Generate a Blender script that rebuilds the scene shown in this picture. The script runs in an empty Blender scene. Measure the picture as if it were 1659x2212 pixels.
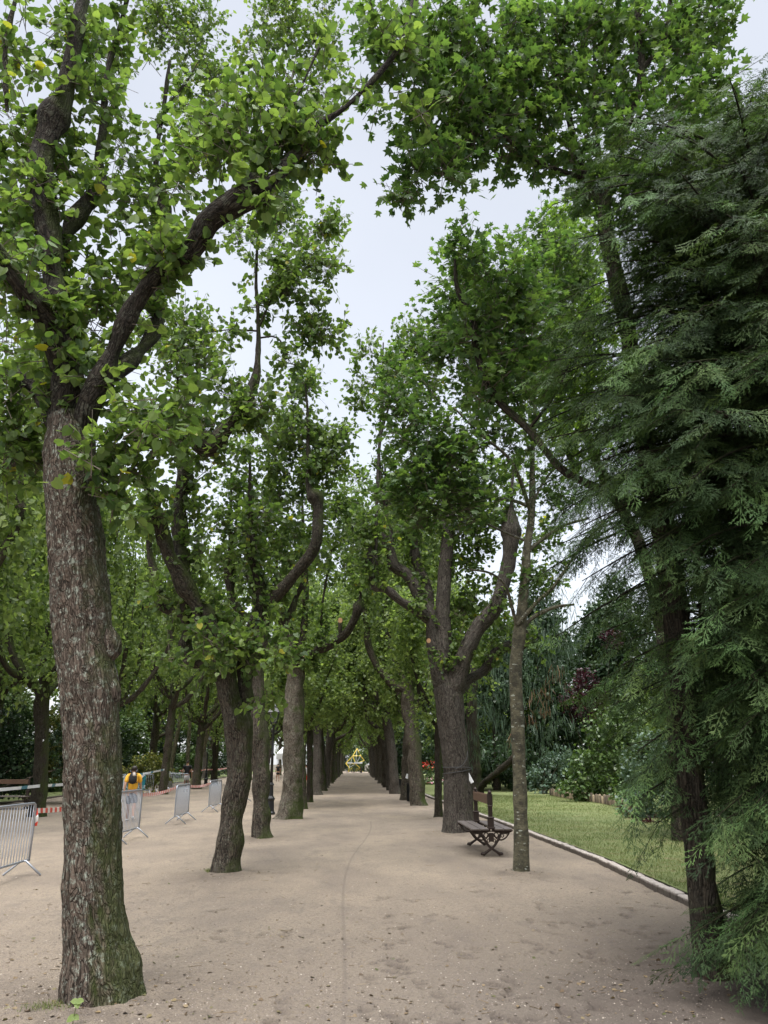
import bpy, math, random
import numpy as np
from mathutils import Vector, Matrix
random.seed(7); RNG = np.random.default_rng(11)
sc = bpy.context.scene
COL = sc.collection
# ---------------------------------------------------------------- camera
FPX = 1661.0                                   # focal length in pixels of the 1659x2212 picture used for measuring
TH = math.atan(.3263); PS = math.atan(59.5*math.cos(TH)/FPX)
CAM = np.array([0., 0., 1.75])
FW = np.array([math.sin(PS)*math.cos(TH), math.cos(PS)*math.cos(TH), math.sin(TH)])
RT = np.array([math.cos(PS), -math.sin(PS), 0.]); UP = np.cross(RT, FW)
cd = bpy.data.cameras.new('camera'); cam = bpy.data.objects.new('camera', cd); COL.objects.link(cam)
cd.sensor_fit = 'VERTICAL'; cd.sensor_height = 36; cd.sensor_width = 27; cd.lens = 36*FPX/2212
cd.clip_start = .05; cd.clip_end = 2000
cam.matrix_world = Matrix(((RT[0], UP[0], -FW[0], 0), (RT[1], UP[1], -FW[1], 0), (RT[2], UP[2], -FW[2], 1.75), (0, 0, 0, 1)))
sc.camera = cam
# ---------------------------------------------------------------- world, sun, exposure
SUN_EL, SUN_ROT = math.radians(62), math.radians(200)
w = bpy.data.worlds.new('World'); sc.world = w; w.use_nodes = True
nt = w.node_tree; nt.nodes.clear()
def N(nt, t, **kw):
    n = nt.nodes.new(t)
    for k, v in kw.items(): setattr(n, k, v)
    return n
wo = N(nt, 'ShaderNodeOutputWorld'); add = N(nt, 'ShaderNodeAddShader')
sky = N(nt, 'ShaderNodeTexSky'); sky.sky_type = 'NISHITA'; sky.sun_disc = False
sky.sun_elevation = SUN_EL; sky.sun_rotation = SUN_ROT; sky.air_density = 1; sky.dust_density = 4
b1 = N(nt, 'ShaderNodeBackground'); b1.inputs[1].default_value = .05
nt.links.new(sky.outputs[0], b1.inputs[0])
tc = N(nt, 'ShaderNodeTexCoord'); sp = N(nt, 'ShaderNodeSeparateXYZ'); nt.links.new(tc.outputs['Generated'], sp.inputs[0])
mr = N(nt, 'ShaderNodeMapRange'); mr.inputs[1].default_value = .80; mr.inputs[2].default_value = .97
mr.inputs[3].default_value = .355; mr.inputs[4].default_value = 5.0; mr.interpolation_type = 'SMOOTHSTEP'
nt.links.new(sp.outputs[2], mr.inputs[0])
mr2 = N(nt, 'ShaderNodeMapRange'); mr2.inputs[1].default_value = .05; mr2.inputs[2].default_value = .7
mr2.inputs[3].default_value = .16; mr2.inputs[4].default_value = .0
nt.links.new(sp.outputs[2], mr2.inputs[0])
ns = N(nt, 'ShaderNodeTexNoise'); ns.inputs['Scale'].default_value = 2.2; ns.inputs['Detail'].default_value = 4
nt.links.new(tc.outputs['Generated'], ns.inputs['Vector'])
mr3 = N(nt, 'ShaderNodeMapRange'); mr3.inputs[1].default_value = .3; mr3.inputs[2].default_value = .7
mr3.inputs[3].default_value = .91; mr3.inputs[4].default_value = 1.06
nt.links.new(ns.outputs[0], mr3.inputs[0])
a1 = N(nt, 'ShaderNodeMath', operation='ADD'); nt.links.new(mr.outputs[0], a1.inputs[0]); nt.links.new(mr2.outputs[0], a1.inputs[1])
a2 = N(nt, 'ShaderNodeMath', operation='MULTIPLY'); nt.links.new(a1.outputs[0], a2.inputs[0]); nt.links.new(mr3.outputs[0], a2.inputs[1])
b2 = N(nt, 'ShaderNodeBackground'); b2.inputs[0].default_value = (.96, .975, 1.0, 1)
nt.links.new(a2.outputs[0], b2.inputs[1])
nt.links.new(b1.outputs[0], add.inputs[0]); nt.links.new(b2.outputs[0], add.inputs[1]); nt.links.new(add.outputs[0], wo.inputs[0])
sd = bpy.data.lights.new('sun', 'SUN'); so = bpy.data.objects.new('sun', sd); COL.objects.link(so)
sd.energy = 1.4; sd.angle = math.radians(24); sd.color = (1, .97, .92)
so.rotation_euler = (math.pi/2-SUN_EL, 0, math.pi-SUN_ROT)
sc.view_settings.view_transform = 'Standard'; sc.view_settings.look = 'None'; sc.view_settings.gamma = 1
sc.view_settings.exposure = 0.92
sc.cycles.max_bounces = 8; sc.cycles.diffuse_bounces = 4; sc.cycles.transmission_bounces = 5
sc.cycles.glossy_bounces = 2; sc.cycles.caustics_reflective = False; sc.cycles.caustics_refractive = False

# ---------------------------------------------------------------- helpers
def ray(px, py): return FW + RT*(px-829.5)/FPX - UP*(py-1106)/FPX
def gp(px, py, z=0.):
    d = ray(px, py); return CAM + d*((z-1.75)/d[2])
def at(px, py, Y):
    d = ray(px, py); return CAM + d*(Y/d[1])
def pw(px, py, Y, wpx):                       # radius in metres of something wpx wide
    p = at(px, py, Y); return .5*wpx*float(np.dot(p-CAM, FW))/FPX
def norm(a): return a/np.maximum(np.linalg.norm(a, axis=-1, keepdims=True), 1e-9)
def vnoise(p):
    p = np.asarray(p, float); i = np.floor(p); f = p-i; f = f*f*(3-2*f)
    def h(a):
        s = np.sin(a[..., 0]*127.1+a[..., 1]*311.7+a[..., 2]*74.7)*43758.5453
        return s-np.floor(s)
    r = 0
    for dx in (0, 1):
        for dy in (0, 1):
            for dz in (0, 1):
                wgt = (f[..., 0] if dx else 1-f[..., 0])*(f[..., 1] if dy else 1-f[..., 1])*(f[..., 2] if dz else 1-f[..., 2])
                r = r + wgt*h(i+np.array([dx, dy, dz]))
    return r
DENS = 1.0
class MB:
    def __init__(s): s.V = []; s.F = []; s.n = 0; s.TC = []; s.RN = []; s.CL = []
    def add(s, v, faces, tc=None, rn=None, cl=None):
        v = np.asarray(v, float).reshape(-1, 3); m = len(v)
        s.V.append(v)
        for f in faces:
            f = np.asarray(f, np.int64)
            if f.size: s.F.append(f.reshape(-1, f.shape[-1]) + s.n)
        s.TC.append(v if tc is None else tc)
        s.RN.append(np.full(m, .5) if rn is None else rn)
        s.CL.append(np.full(m, .5) if cl is None else cl)
        s.n += m
    def mesh(s, name, mat, smooth=False, origin=None):
        me = bpy.data.meshes.new(name)
        v = np.concatenate(s.V)
        if origin is not None: v = v-np.asarray(origin)
        loops = np.concatenate([f.ravel() for f in s.F]).astype(np.int32)
        cnt = np.concatenate([np.full(len(f), f.shape[1]) for f in s.F])
        st = np.concatenate([[0], np.cumsum(cnt)[:-1]]).astype(np.int32)
        me.vertices.add(len(v)); me.vertices.foreach_set('co', v.ravel().astype(np.float32))
        me.loops.add(len(loops)); me.loops.foreach_set('vertex_index', loops)
        me.polygons.add(len(st)); me.polygons.foreach_set('loop_start', st)
        me.polygons.foreach_set('use_smooth', np.full(len(st), smooth))
        me.update(calc_edges=True)
        a = me.attributes.new('tc', 'FLOAT_VECTOR', 'POINT'); a.data.foreach_set('vector', np.concatenate(s.TC).ravel().astype(np.float32))
        a = me.attributes.new('rnd', 'FLOAT', 'POINT'); a.data.foreach_set('value', np.concatenate(s.RN).astype(np.float32))
        a = me.attributes.new('clu', 'FLOAT', 'POINT'); a.data.foreach_set('value', np.concatenate(s.CL).astype(np.float32))
        me.materials.append(mat)
        return me
    def obj(s, name, mat, parent=None, smooth=False, local=False):
        o = None if (parent is None or local) else parent.location[:]
        me = s.mesh(name, mat, smooth, o)
        ob = bpy.data.objects.new(name, me); COL.objects.link(ob)
        if parent is not None: ob.parent = parent
        return ob
def tagit(o, label=None, cat=None, group=None, kind=None):
    if label: o['label'] = label
    if cat: o['category'] = cat
    if group: o['group'] = group
    if kind: o['kind'] = kind
    return o
def thing(name, label, cat, loc=(0, 0, 0), group=None, rz=0):
    o = bpy.data.objects.new(name, None); COL.objects.link(o); o.location = [float(c) for c in loc]; o.rotation_euler = (0, 0, rz)
    o.empty_display_size = .2
    return tagit(o, label, cat, group)
def meshobj(name, me, parent=None):
    o = bpy.data.objects.new(name, me); COL.objects.link(o)
    if parent is not None: o.parent = parent
    return o
def dup(root, loc, rz=0, scale=1, label=None):
    r = root.copy(); COL.objects.link(r); r.location = [float(c) for c in loc]; r.rotation_euler = (0, 0, rz); r.scale = (scale,)*3
    if label: r['label'] = label
    for ch in list(root.children):
        c = ch.copy(); COL.objects.link(c); c.parent = r
        for g in list(ch.children):
            d = g.copy(); COL.objects.link(d); d.parent = c
    return r
def box(mb, c, s, rz=0, tilt=None, bev=0.0):
    c = np.asarray(c, float); h = np.asarray(s, float)/2
    b = min(bev, h.min()*.9)
    if b <= 0:
        v = np.array([[x, y, z] for x in (-1, 1) for y in (-1, 1) for z in (-1, 1)])*h
        f = [[0, 1, 3, 2], [4, 6, 7, 5], [0, 4, 5, 1], [2, 3, 7, 6], [0, 2, 6, 4], [1, 5, 7, 3]]
        fs = [f]
    else:   # chamfered along the long vertical edges: 8-gon prism in z with inset caps
        x, y, z = h
        ring = np.array([[x, -y+b], [x, y-b], [x-b, y], [-x+b, y], [-x, y-b], [-x, -y+b], [-x+b, -y], [x-b, -y]])
        ins = ring*np.array([(x-b)/x, (y-b)/y])
        v = np.concatenate([np.c_[ins, np.full(8, -z)], np.c_[ring, np.full(8, -z+b)], np.c_[ring, np.full(8, z-b)], np.c_[ins, np.full(8, z)]])
        q = [[k*8+i, k*8+(i+1) % 8, (k+1)*8+(i+1) % 8, (k+1)*8+i] for k in range(3) for i in range(8)]
        fs = [q, [list(range(7, -1, -1)), list(range(24, 32))]]
    if tilt is not None: v = v @ np.array(tilt).T
    cr, sr = math.cos(rz), math.sin(rz)
    v = v @ np.array([[cr, sr, 0], [-sr, cr, 0], [0, 0, 1]])
    mb.add(v+c, fs)
def resample(P, R, step):
    P = np.asarray(P, float); R = np.asarray(R, float)
    if len(P) < 3:
        n = max(2, int(np.linalg.norm(P[-1]-P[0])/step)+1); t = np.linspace(0, 1, n)[:, None]
        return P[0]*(1-t)+P[-1]*t, (R[0]*(1-t)+R[-1]*t)[:, 0]
    Q = np.vstack([2*P[0]-P[1], P, 2*P[-1]-P[-2]]); oP = []; oR = []
    for i in range(len(P)-1):
        n = max(1, int(math.ceil(np.linalg.norm(P[i+1]-P[i])/step))); t = np.arange(n)/n; t = t[:, None]
        a, b, c, d = Q[i], Q[i+1], Q[i+2], Q[i+3]
        oP.append(.5*(2*b+(c-a)*t+(2*a-5*b+4*c-d)*t**2+(3*b-a-3*c+d)*t**3)); tt = t*t*(3-2*t); oR.append((R[i]*(1-tt)+R[i+1]*tt)[:, 0])
    oP.append(P[-1:]); oR.append(R[-1:])
    return np.concatenate(oP), np.concatenate(oR)
def tube(mb, P, R, sides=10, step=.2, rough=0.0, lump=0.0, seed=0, flare=0, cap=True, lobes=5):
    P, R = resample(P, R, step); n = len(P)
    T = norm(np.gradient(P, axis=0)); X = np.zeros_like(P)
    x = np.cross(T[0], [0, 1, .01]);
    if np.linalg.norm(x) < .1: x = np.cross(T[0], [1, 0, 0])
    for i in range(n):
        x = x-np.dot(x, T[i])*T[i]; x = x/np.linalg.norm(x); X[i] = x
    Yv = np.cross(T, X); L = np.concatenate([[0], np.cumsum(np.linalg.norm(np.diff(P, axis=0), axis=1))])
    a = np.arange(sides)*2*math.pi/sides
    ca, sa = np.cos(a)[None, :], np.sin(a)[None, :]
    rr = R[:, None]*np.ones((1, sides)); rm = max(R.mean(), .01)
    tcx = np.stack([rm*ca*np.ones((n, 1)), rm*sa*np.ones((n, 1)), L[:, None]*np.ones((1, sides))], -1)+seed*3.7
    if lump: rr = rr*(1+lump*(vnoise(tcx*np.array([5, 5, 3.2]))-.5)*2)
    if rough:
        q = vnoise(tcx*np.array([26, 26, 5])); rr = rr+rough*(q-.5)*2+rough*.6*(vnoise(tcx*np.array([60, 60, 22]))-.5)*2
    if flare:
        z = L[:, None]; rr = rr*(1+flare*np.exp(-z/.22)*(.55+.45*np.cos(lobes*a+seed)[None, :]))
    v = P[:, None, :]+X[:, None, :]*(rr*ca)[..., None]+Yv[:, None, :]*(rr*sa)[..., None]
    idx = np.arange(n*sides).reshape(n, sides); nx = np.roll(idx, -1, 1)
    q = np.stack([idx[:-1], nx[:-1], nx[1:], idx[1:]], -1).reshape(-1, 4)
    v = v.reshape(-1, 3); t = tcx.reshape(-1, 3); fs = [q]
    if cap:
        v = np.vstack([v, P[-1]+T[-1]*R[-1]*.5]); t = np.vstack([t, t[-1]])
        fs.append(np.stack([idx[-1], nx[-1], np.full(sides, n*sides)], -1))
    mb.add(v, fs, tc=t)
def lathe(mb, prof, c=(0, 0, 0), sides=12, sq=False):
    prof = np.asarray(prof, float); a = np.arange(sides)*2*math.pi/sides+(math.pi/sides)
    v = np.stack([prof[:, 0:1]*np.cos(a), prof[:, 0:1]*np.sin(a), prof[:, 1:2]*np.ones(sides)], -1)
    n = len(prof); idx = np.arange(n*sides).reshape(n, sides); nx = np.roll(idx, -1, 1)
    mb.add(v.reshape(-1, 3)+np.asarray(c), [np.stack([idx[:-1], nx[:-1], nx[1:], idx[1:]], -1).reshape(-1, 4), idx[:1, ::-1], idx[-1:]])
def ribbon(mb, P, wv, th=.004):               # flat band along P with half-width vector wv, thin but closed
    P = np.asarray(P, float); n = len(P); wv = np.asarray(wv, float)*np.ones((n, 3))
    d = norm(np.cross(np.gradient(P, axis=0), wv))*th
    L = np.concatenate([[0], np.cumsum(np.linalg.norm(np.diff(P, axis=0), axis=1))])
    v = np.stack([P-wv-d, P+wv-d, P+wv+d, P-wv+d], 1).reshape(-1, 3)
    q = [[i*4+k, i*4+(k+1) % 4, (i+1)*4+(k+1) % 4, (i+1)*4+k] for i in range(n-1) for k in range(4)]
    t = np.repeat(np.c_[L, L*0, L*0], 4, 0); t[:, 1] = np.tile([0, 1, 1, 0], n)
    mb.add(v, [q], tc=t)

# ---------------------------------------------------------------- materials
def mat_new(name):
    m = bpy.data.materials.new(name); m.use_nodes = True; nt = m.node_tree; nt.nodes.clear()
    out = N(nt, 'ShaderNodeOutputMaterial'); p = N(nt, 'ShaderNodeBsdfPrincipled'); nt.links.new(p.outputs[0], out.inputs[0])
    return m, nt, p, out
def L(nt, a, b): nt.links.new(a, b)
def ramp(nt, src, stops, interp='LINEAR'):
    r = N(nt, 'ShaderNodeValToRGB'); L(nt, src, r.inputs[0]); e = r.color_ramp.elements; r.color_ramp.interpolation = interp
    while len(e) < len(stops): e.new(.5)
    for k, (pos, c) in enumerate(stops): e[k].position = pos; e[k].color = (*c, 1) if len(c) == 3 else c
    return r.outputs[0]
def noise(nt, vec, scale, detail=3, rough=.55, dist=0):
    n = N(nt, 'ShaderNodeTexNoise'); n.inputs['Scale'].default_value = scale; n.inputs['Detail'].default_value = detail
    n.inputs['Roughness'].default_value = rough; n.inputs['Distortion'].default_value = dist
    if vec is not None: L(nt, vec, n.inputs['Vector'])
    return n.outputs[0]
def mapping(nt, vec, s, loc=(0, 0, 0)):
    n = N(nt, 'ShaderNodeMapping'); n.inputs['Scale'].default_value = s; n.inputs['Location'].default_value = loc; L(nt, vec, n.inputs['Vector']); return n.outputs[0]
def mix(nt, fac, a, b, bt='MIX'):
    n = N(nt, 'ShaderNodeMix'); n.data_type = 'RGBA'; n.blend_type = bt
    for s, v in ((0, fac), (6, a), (7, b)):
        if isinstance(v, (int, float)): n.inputs[s].default_value = v
        elif isinstance(v, tuple): n.inputs[s].default_value = (*v, 1)
        else: L(nt, v, n.inputs[s])
    return n.outputs[2]
def math_(nt, op, a, b=None, clamp=False):
    n = N(nt, 'ShaderNodeMath', operation=op); n.use_clamp = clamp
    for s, v in ((0, a), (1, b)):
        if v is None: continue
        if isinstance(v, (int, float)): n.inputs[s].default_value = v
        else: L(nt, v, n.inputs[s])
    return n.outputs[0]
def attr(nt, name, vec=False):
    n = N(nt, 'ShaderNodeAttribute'); n.attribute_name = name; return n.outputs['Vector'] if vec else n.outputs['Fac']
def bump(nt, p, h, strength, dist=.02):
    b = N(nt, 'ShaderNodeBump'); b.inputs['Strength'].default_value = strength; b.inputs['Distance'].default_value = dist
    L(nt, h, b.inputs['Height']); L(nt, b.outputs[0], p.inputs['Normal'])
def simple(name, col, rough=.6, metal=0., var=.12, scale=8, bmp=0):
    m, nt, p, o = mat_new(name); t = N(nt, 'ShaderNodeTexCoord').outputs['Object']
    n = noise(nt, t, scale, 4)
    c = mix(nt, n, tuple(x*(1-var) for x in col), tuple(min(1, x*(1+var)) for x in col))
    L(nt, c, p.inputs['Base Color']); p.inputs['Roughness'].default_value = rough; p.inputs['Metallic'].default_value = metal
    if bmp: bump(nt, p, n, bmp)
    return m
def bark_mat(name, dark, light, lichen=(.20, .22, .17), lich=.5, moss=.3, fscale=20, zs=.17, foot=0.):
    m, nt, p, o = mat_new(name); t = attr(nt, 'tc', True)
    st = mapping(nt, t, (1, 1, zs))
    nd = noise(nt, mapping(nt, t, (1, 1, .5)), 9, 3)
    # distort coordinates a little
    nv = N(nt, 'ShaderNodeTexNoise'); nv.inputs['Scale'].default_value = 7; nv.inputs['Detail'].default_value = 2; L(nt, mapping(nt, t, (1, 1, .6)), nv.inputs['Vector'])
    vm = N(nt, 'ShaderNodeVectorMath', operation='SCALE'); L(nt, nv.outputs[1], vm.inputs[0]); vm.inputs['Scale'].default_value = .11
    va = N(nt, 'ShaderNodeVectorMath', operation='ADD'); L(nt, st, va.inputs[0]); L(nt, vm.outputs[0], va.inputs[1])
    rn_ = noise(nt, va.outputs[0], fscale*.62, 2.5, .5)
    rd = math_(nt, 'ABSOLUTE', math_(nt, 'SUBTRACT', rn_, .5))
    vo = N(nt, 'ShaderNodeTexVoronoi'); vo.feature = 'DISTANCE_TO_EDGE'; vo.inputs['Scale'].default_value = fscale*.9; L(nt, va.outputs[0], vo.inputs['Vector'])
    ridge = math_(nt, 'MULTIPLY', ramp(nt, rd, [(.0, (0, 0, 0)), (.055, (1, 1, 1))]), ramp(nt, vo.outputs['Distance'], [(.0, (.45,)*3), (.16, (1, 1, 1))]))
    fine = noise(nt, mapping(nt, t, (1, 1, .45)), 55, 4, .7)
    cross = noise(nt, mapping(nt, t, (.6, .6, 1)), 38, 3, .6)
    h = math_(nt, 'ADD', math_(nt, 'MULTIPLY', ridge, .7), math_(nt, 'ADD', math_(nt, 'MULTIPLY', fine, .35), math_(nt, 'MULTIPLY', cross, .3)))
    c = mix(nt, ramp(nt, h, [(.35, (0, 0, 0)), (1.0, (1, 1, 1))]), dark, light)
    c = mix(nt, ramp(nt, nd, [(.4, (0, 0, 0)), (.7, (.6,)*3)]), c, tuple(x*.6+.01 for x in light))
    ln = noise(nt, t, 16, 5, .8); lm = ramp(nt, ln, [(.52, (0, 0, 0)), (.60, (1, 1, 1))])
    lr = math_(nt, 'MULTIPLY', math_(nt, 'MULTIPLY', lm, ridge), lich)
    c = mix(nt, lr, c, lichen)
    g = N(nt, 'ShaderNodeNewGeometry'); s = N(nt, 'ShaderNodeSeparateXYZ'); L(nt, g.outputs['Normal'], s.inputs[0])
    side = math_(nt, 'ADD', math_(nt, 'MULTIPLY', s.outputs[0], .45), math_(nt, 'MULTIPLY', s.outputs[2], .6))
    mn = noise(nt, t, 3.2, 5, .7)
    sz_ = N(nt, 'ShaderNodeSeparateXYZ'); L(nt, g.outputs['Position'], sz_.inputs[0])
    lowz = N(nt, 'ShaderNodeMapRange'); lowz.inputs[1].default_value = 0.; lowz.inputs[2].default_value = 2.2; lowz.inputs[3].default_value = foot; lowz.inputs[4].default_value = 0.; L(nt, sz_.outputs[2], lowz.inputs[0])
    side = math_(nt, 'ADD', side, math_(nt, 'MULTIPLY', lowz.outputs[0], math_(nt, 'ADD', s.outputs[0], .1)))
    mf = ramp(nt, math_(nt, 'ADD', math_(nt, 'MULTIPLY', side, .55), mn), [(.72-moss*.35, (0, 0, 0)), (1.0-moss*.3, (1, 1, 1))])
    mf = math_(nt, 'MULTIPLY', mf, min(1, moss*2.2))
    c = mix(nt, mf, c, mix(nt, fine, (.018, .026, .008), (.065, .085, .022)))
    L(nt, c, p.inputs['Base Color']); p.inputs['Roughness'].default_value = .9; p.inputs['Specular IOR Level'].default_value = .15
    bump(nt, p, h, .9, .022)
    return m
def leaf_mat(name, cols, trans=.42, tcol=(1.35, 1.42, .72), spec=.35, yellow=0, rough=.42):
    m, nt, p, o = mat_new(name)
    r = attr(nt, 'rnd'); cl = attr(nt, 'clu'); r2 = math_(nt, 'ADD', math_(nt, 'MULTIPLY', r, .55), math_(nt, 'MULTIPLY', cl, .45))
    stops = [(i/(len(cols)-1)*.8+.1, c) for i, c in enumerate(cols)]
    c = ramp(nt, r2, stops)
    if yellow: c = mix(nt, ramp(nt, r, [(1-yellow, (0, 0, 0)), (1-yellow+.001, (1, 1, 1))]), c, (.34, .32, .035))
    L(nt, c, p.inputs['Base Color']); p.inputs['Roughness'].default_value = rough; p.inputs['Specular IOR Level'].default_value = spec
    tr = N(nt, 'ShaderNodeBsdfTranslucent'); L(nt, mix(nt, 1.0, c, tcol, 'MULTIPLY'), tr.inputs[0])
    ms = N(nt, 'ShaderNodeMixShader'); ms.inputs[0].default_value = trans
    L(nt, p.outputs[0], ms.inputs[1]); L(nt, tr.outputs[0], ms.inputs[2]); L(nt, ms.outputs[0], o.inputs[0])
    return m
M = {}
M['bark_lime'] = bark_mat('bark_lime', (.014, .011, .008), (.125, .097, .076), lichen=(.27, .30, .25), lich=.9, moss=.34, fscale=44, zs=.20, foot=.42)
M['bark_limb'] = bark_mat('bark_limb', (.006, .005, .004), (.040, .033, .026), lich=.25, moss=.42, fscale=40, zs=.2)  # darker bark for upper limbs: backlit shade put into the colour, besides moss
M['bark_moss'] = bark_mat('bark_moss', (.007, .006, .005), (.055, .046, .034), lich=.25, moss=.62, fscale=36, zs=.2)
M['bark_pale_lime'] = bark_mat('bark_pale_lime', (.03, .024, .018), (.17, .145, .115), lich=.6, moss=.5, fscale=26, zs=.45, foot=.4)
M['bark_grey'] = bark_mat('bark_grey', (.017, .014, .012), (.105, .09, .077), lich=.3, moss=.2, fscale=44, zs=.11)
M['bark_pollard'] = bark_mat('bark_pollard', (.009, .007, .006), (.105, .087, .068), lich=.4, moss=.55, fscale=40, zs=.2)
M['bark_dark'] = bark_mat('bark_dark', (.008, .007, .005), (.050, .041, .030), lich=.15, moss=.55, fscale=40, zs=.13)
m, nt, p, o = mat_new('bark_slender'); t = attr(nt, 'tc', True)
n1 = noise(nt, mapping(nt, t, (1, 1, .8)), 9, 5, .7); n2 = noise(nt, mapping(nt, t, (1, 1, 1.8)), 30, 3, .6); n3 = noise(nt, mapping(nt, t, (1, 1, 1.6)), 13, 3, .5)
c = mix(nt, ramp(nt, n1, [(.38, (0, 0, 0)), (.62, (1, 1, 1))]), (.030, .028, .016), (.125, .115, .07))
c = mix(nt, ramp(nt, n2, [(.35, (.7,)*3), (.5, (0, 0, 0))]), c, (.03, .024, .016))
c = mix(nt, ramp(nt, n3, [(.64, (0, 0, 0)), (.67, (.85,)*3)]), c, (.32, .34, .29))
L(nt, c, p.inputs['Base Color']); p.inputs['Roughness'].default_value = .85; bump(nt, p, n2, .6, .012); M['bark_slender'] = m
M['bark_pale'] = bark_mat('bark_pale', (.09, .085, .055), (.24, .22, .15), lich=.3, moss=.4, fscale=9, zs=.3)
M['lime'] = leaf_mat('lime_leaves', [(.048, .090, .028), (.110, .175, .050), (.190, .262, .074)], trans=.48, yellow=.007)
M['lime2'] = leaf_mat('lime_leaves_far', [(.080, .125, .050), (.145, .205, .072), (.225, .285, .098)], trans=.56)
M['maple'] = leaf_mat('maple_leaves', [(.038, .080, .028), (.080, .142, .042), (.132, .205, .058)], trans=.48)
M['maple_light'] = leaf_mat('maple_leaves_light', [(.09, .16, .03), (.15, .24, .045), (.20, .29, .06)], trans=.5)
M['cypress'] = leaf_mat('cypress_sprays', [(.015, .030, .012), (.040, .070, .026), (.092, .138, .046)], trans=.22, spec=.12, rough=.6)
M['cypress_new'] = leaf_mat('cypress_young', [(.07, .13, .05), (.095, .17, .06), (.13, .21, .07)], trans=.25, spec=.12, rough=.6)
M['dark_leaf'] = leaf_mat('evergreen_leaves', [(.014, .030, .015), (.030, .058, .026), (.050, .088, .034)], trans=.2)
M['shrub'] = leaf_mat('shrub_leaves', [(.040, .075, .024), (.080, .135, .042), (.13, .195, .060)], trans=.25, spec=.5)
M['blue_shrub'] = leaf_mat('bluish_leaves', [(.05, .09, .065), (.09, .14, .10), (.14, .20, .14)], trans=.2)
M['gold_shrub'] = leaf_mat('golden_leaves', [(.06, .085, .02), (.14, .16, .04), (.30, .28, .09)], trans=.3)
M['weeping'] = leaf_mat('weeping_needles', [(.03, .052, .032), (.05, .085, .052), (.08, .12, .07)], trans=.1)
M['rusty'] = leaf_mat('rusty_needles', [(.06, .038, .022), (.11, .065, .035), (.16, .095, .05)], trans=.1)
M['purple'] = leaf_mat('purple_leaves', [(.016, .007, .009), (.032, .011, .015), (.055, .018, .025)], trans=.3, tcol=(1.6, .6, .8))
M['ornamental'] = leaf_mat('ornamental_grass', [(.20, .25, .08), (.32, .36, .14), (.45, .46, .24)], trans=.3)
M['twig'] = simple('twig_wood', (.10, .08, .06), .8)
M['shoot'] = simple('shoot_wood', (.20, .175, .14), .8)
M['iron'] = simple('cast_iron', (.035, .022, .016), .55, .3, .4, 30)
M['black_iron'] = simple('black_painted_iron', (.012, .013, .014), .4, .2)
M['galv'] = simple('galvanised_steel', (.36, .38, .42), .42, .75, .15, 12)
M['plank'] = simple('weathered_plank', (.115, .095, .085), .6, 0, .35, 14, .3)
M['plank_brown'] = simple('varnished_plank', (.11, .058, .034), .5, 0, .25, 10, .2)
M['cut'] = simple('cut_wood', (.42, .25, .13), .8)
M['white'] = simple('white_plastic', (.75, .76, .78), .5, 0, .05)
M['teal'] = simple('teal_fabric', (.02, .22, .27), .6, 0, .12)
M['yellow'] = simple('yellow_paint', (.75, .56, .08), .45, 0, .08)
M['black'] = simple('black_cloth', (.012, .012, .014), .85)
M['orange'] = simple('orange_jersey', (.82, .44, .04), .8, 0, .1)
M['skin'] = simple('skin', (.42, .24, .16), .55, 0, .06)
M['hair'] = simple('dark_hair', (.018, .011, .008), .6)
M['whitecloth'] = simple('white_cloth', (.68, .66, .68), .85)
M['greycloth'] = simple('grey_cloth', (.45, .40, .36), .85, 0, .2)
M['red'] = simple('red_plastic', (.62, .03, .02), .5)
M['bluegrey'] = simple('blue_grey_cloth', (.25, .35, .50), .8)
M['cable'] = simple('dark_cable', (.05, .05, .05), .6)
M['log'] = simple('log_stake', (.12, .09, .055), .85, 0, .45, 9, .3); nt = M['log'].node_tree; L(nt, ramp(nt, attr(nt, 'rnd'), [(0, (.035, .026, .016)), (.6, (.13, .10, .06)), (1, (.21, .165, .10))]), [n for n in nt.nodes if n.type == 'BSDF_PRINCIPLED'][0].inputs['Base Color'])
M['flower_red'] = simple('red_petals', (.75, .06, .04), .6); M['flower_pink'] = simple('pink_petals', (.72, .30, .40), .6); M['flower_white'] = simple('white_petals', (.8, .78, .72), .6)
def stripe_mat(name, ca, cb, period, duty=.5, slant=0):
    m, nt, p, o = mat_new(name); t = attr(nt, 'tc', True); s = N(nt, 'ShaderNodeSeparateXYZ'); L(nt, t, s.inputs[0])
    x = math_(nt, 'ADD', s.outputs[0], math_(nt, 'MULTIPLY', s.outputs[1], slant))
    f = math_(nt, 'FRACT', math_(nt, 'DIVIDE', x, period)); g = math_(nt, 'GREATER_THAN', f, duty)
    L(nt, mix(nt, g, ca, cb), p.inputs['Base Color']); p.inputs['Roughness'].default_value = .4
    return m
M['tape_red'] = stripe_mat('red_white_tape', (.72, .06, .03), (.85, .83, .80), .22, .5, .05)
M['tape_blue'] = stripe_mat('blue_white_tape', (.80, .84, .86), (.05, .22, .30), 1.9, .78)

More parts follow.
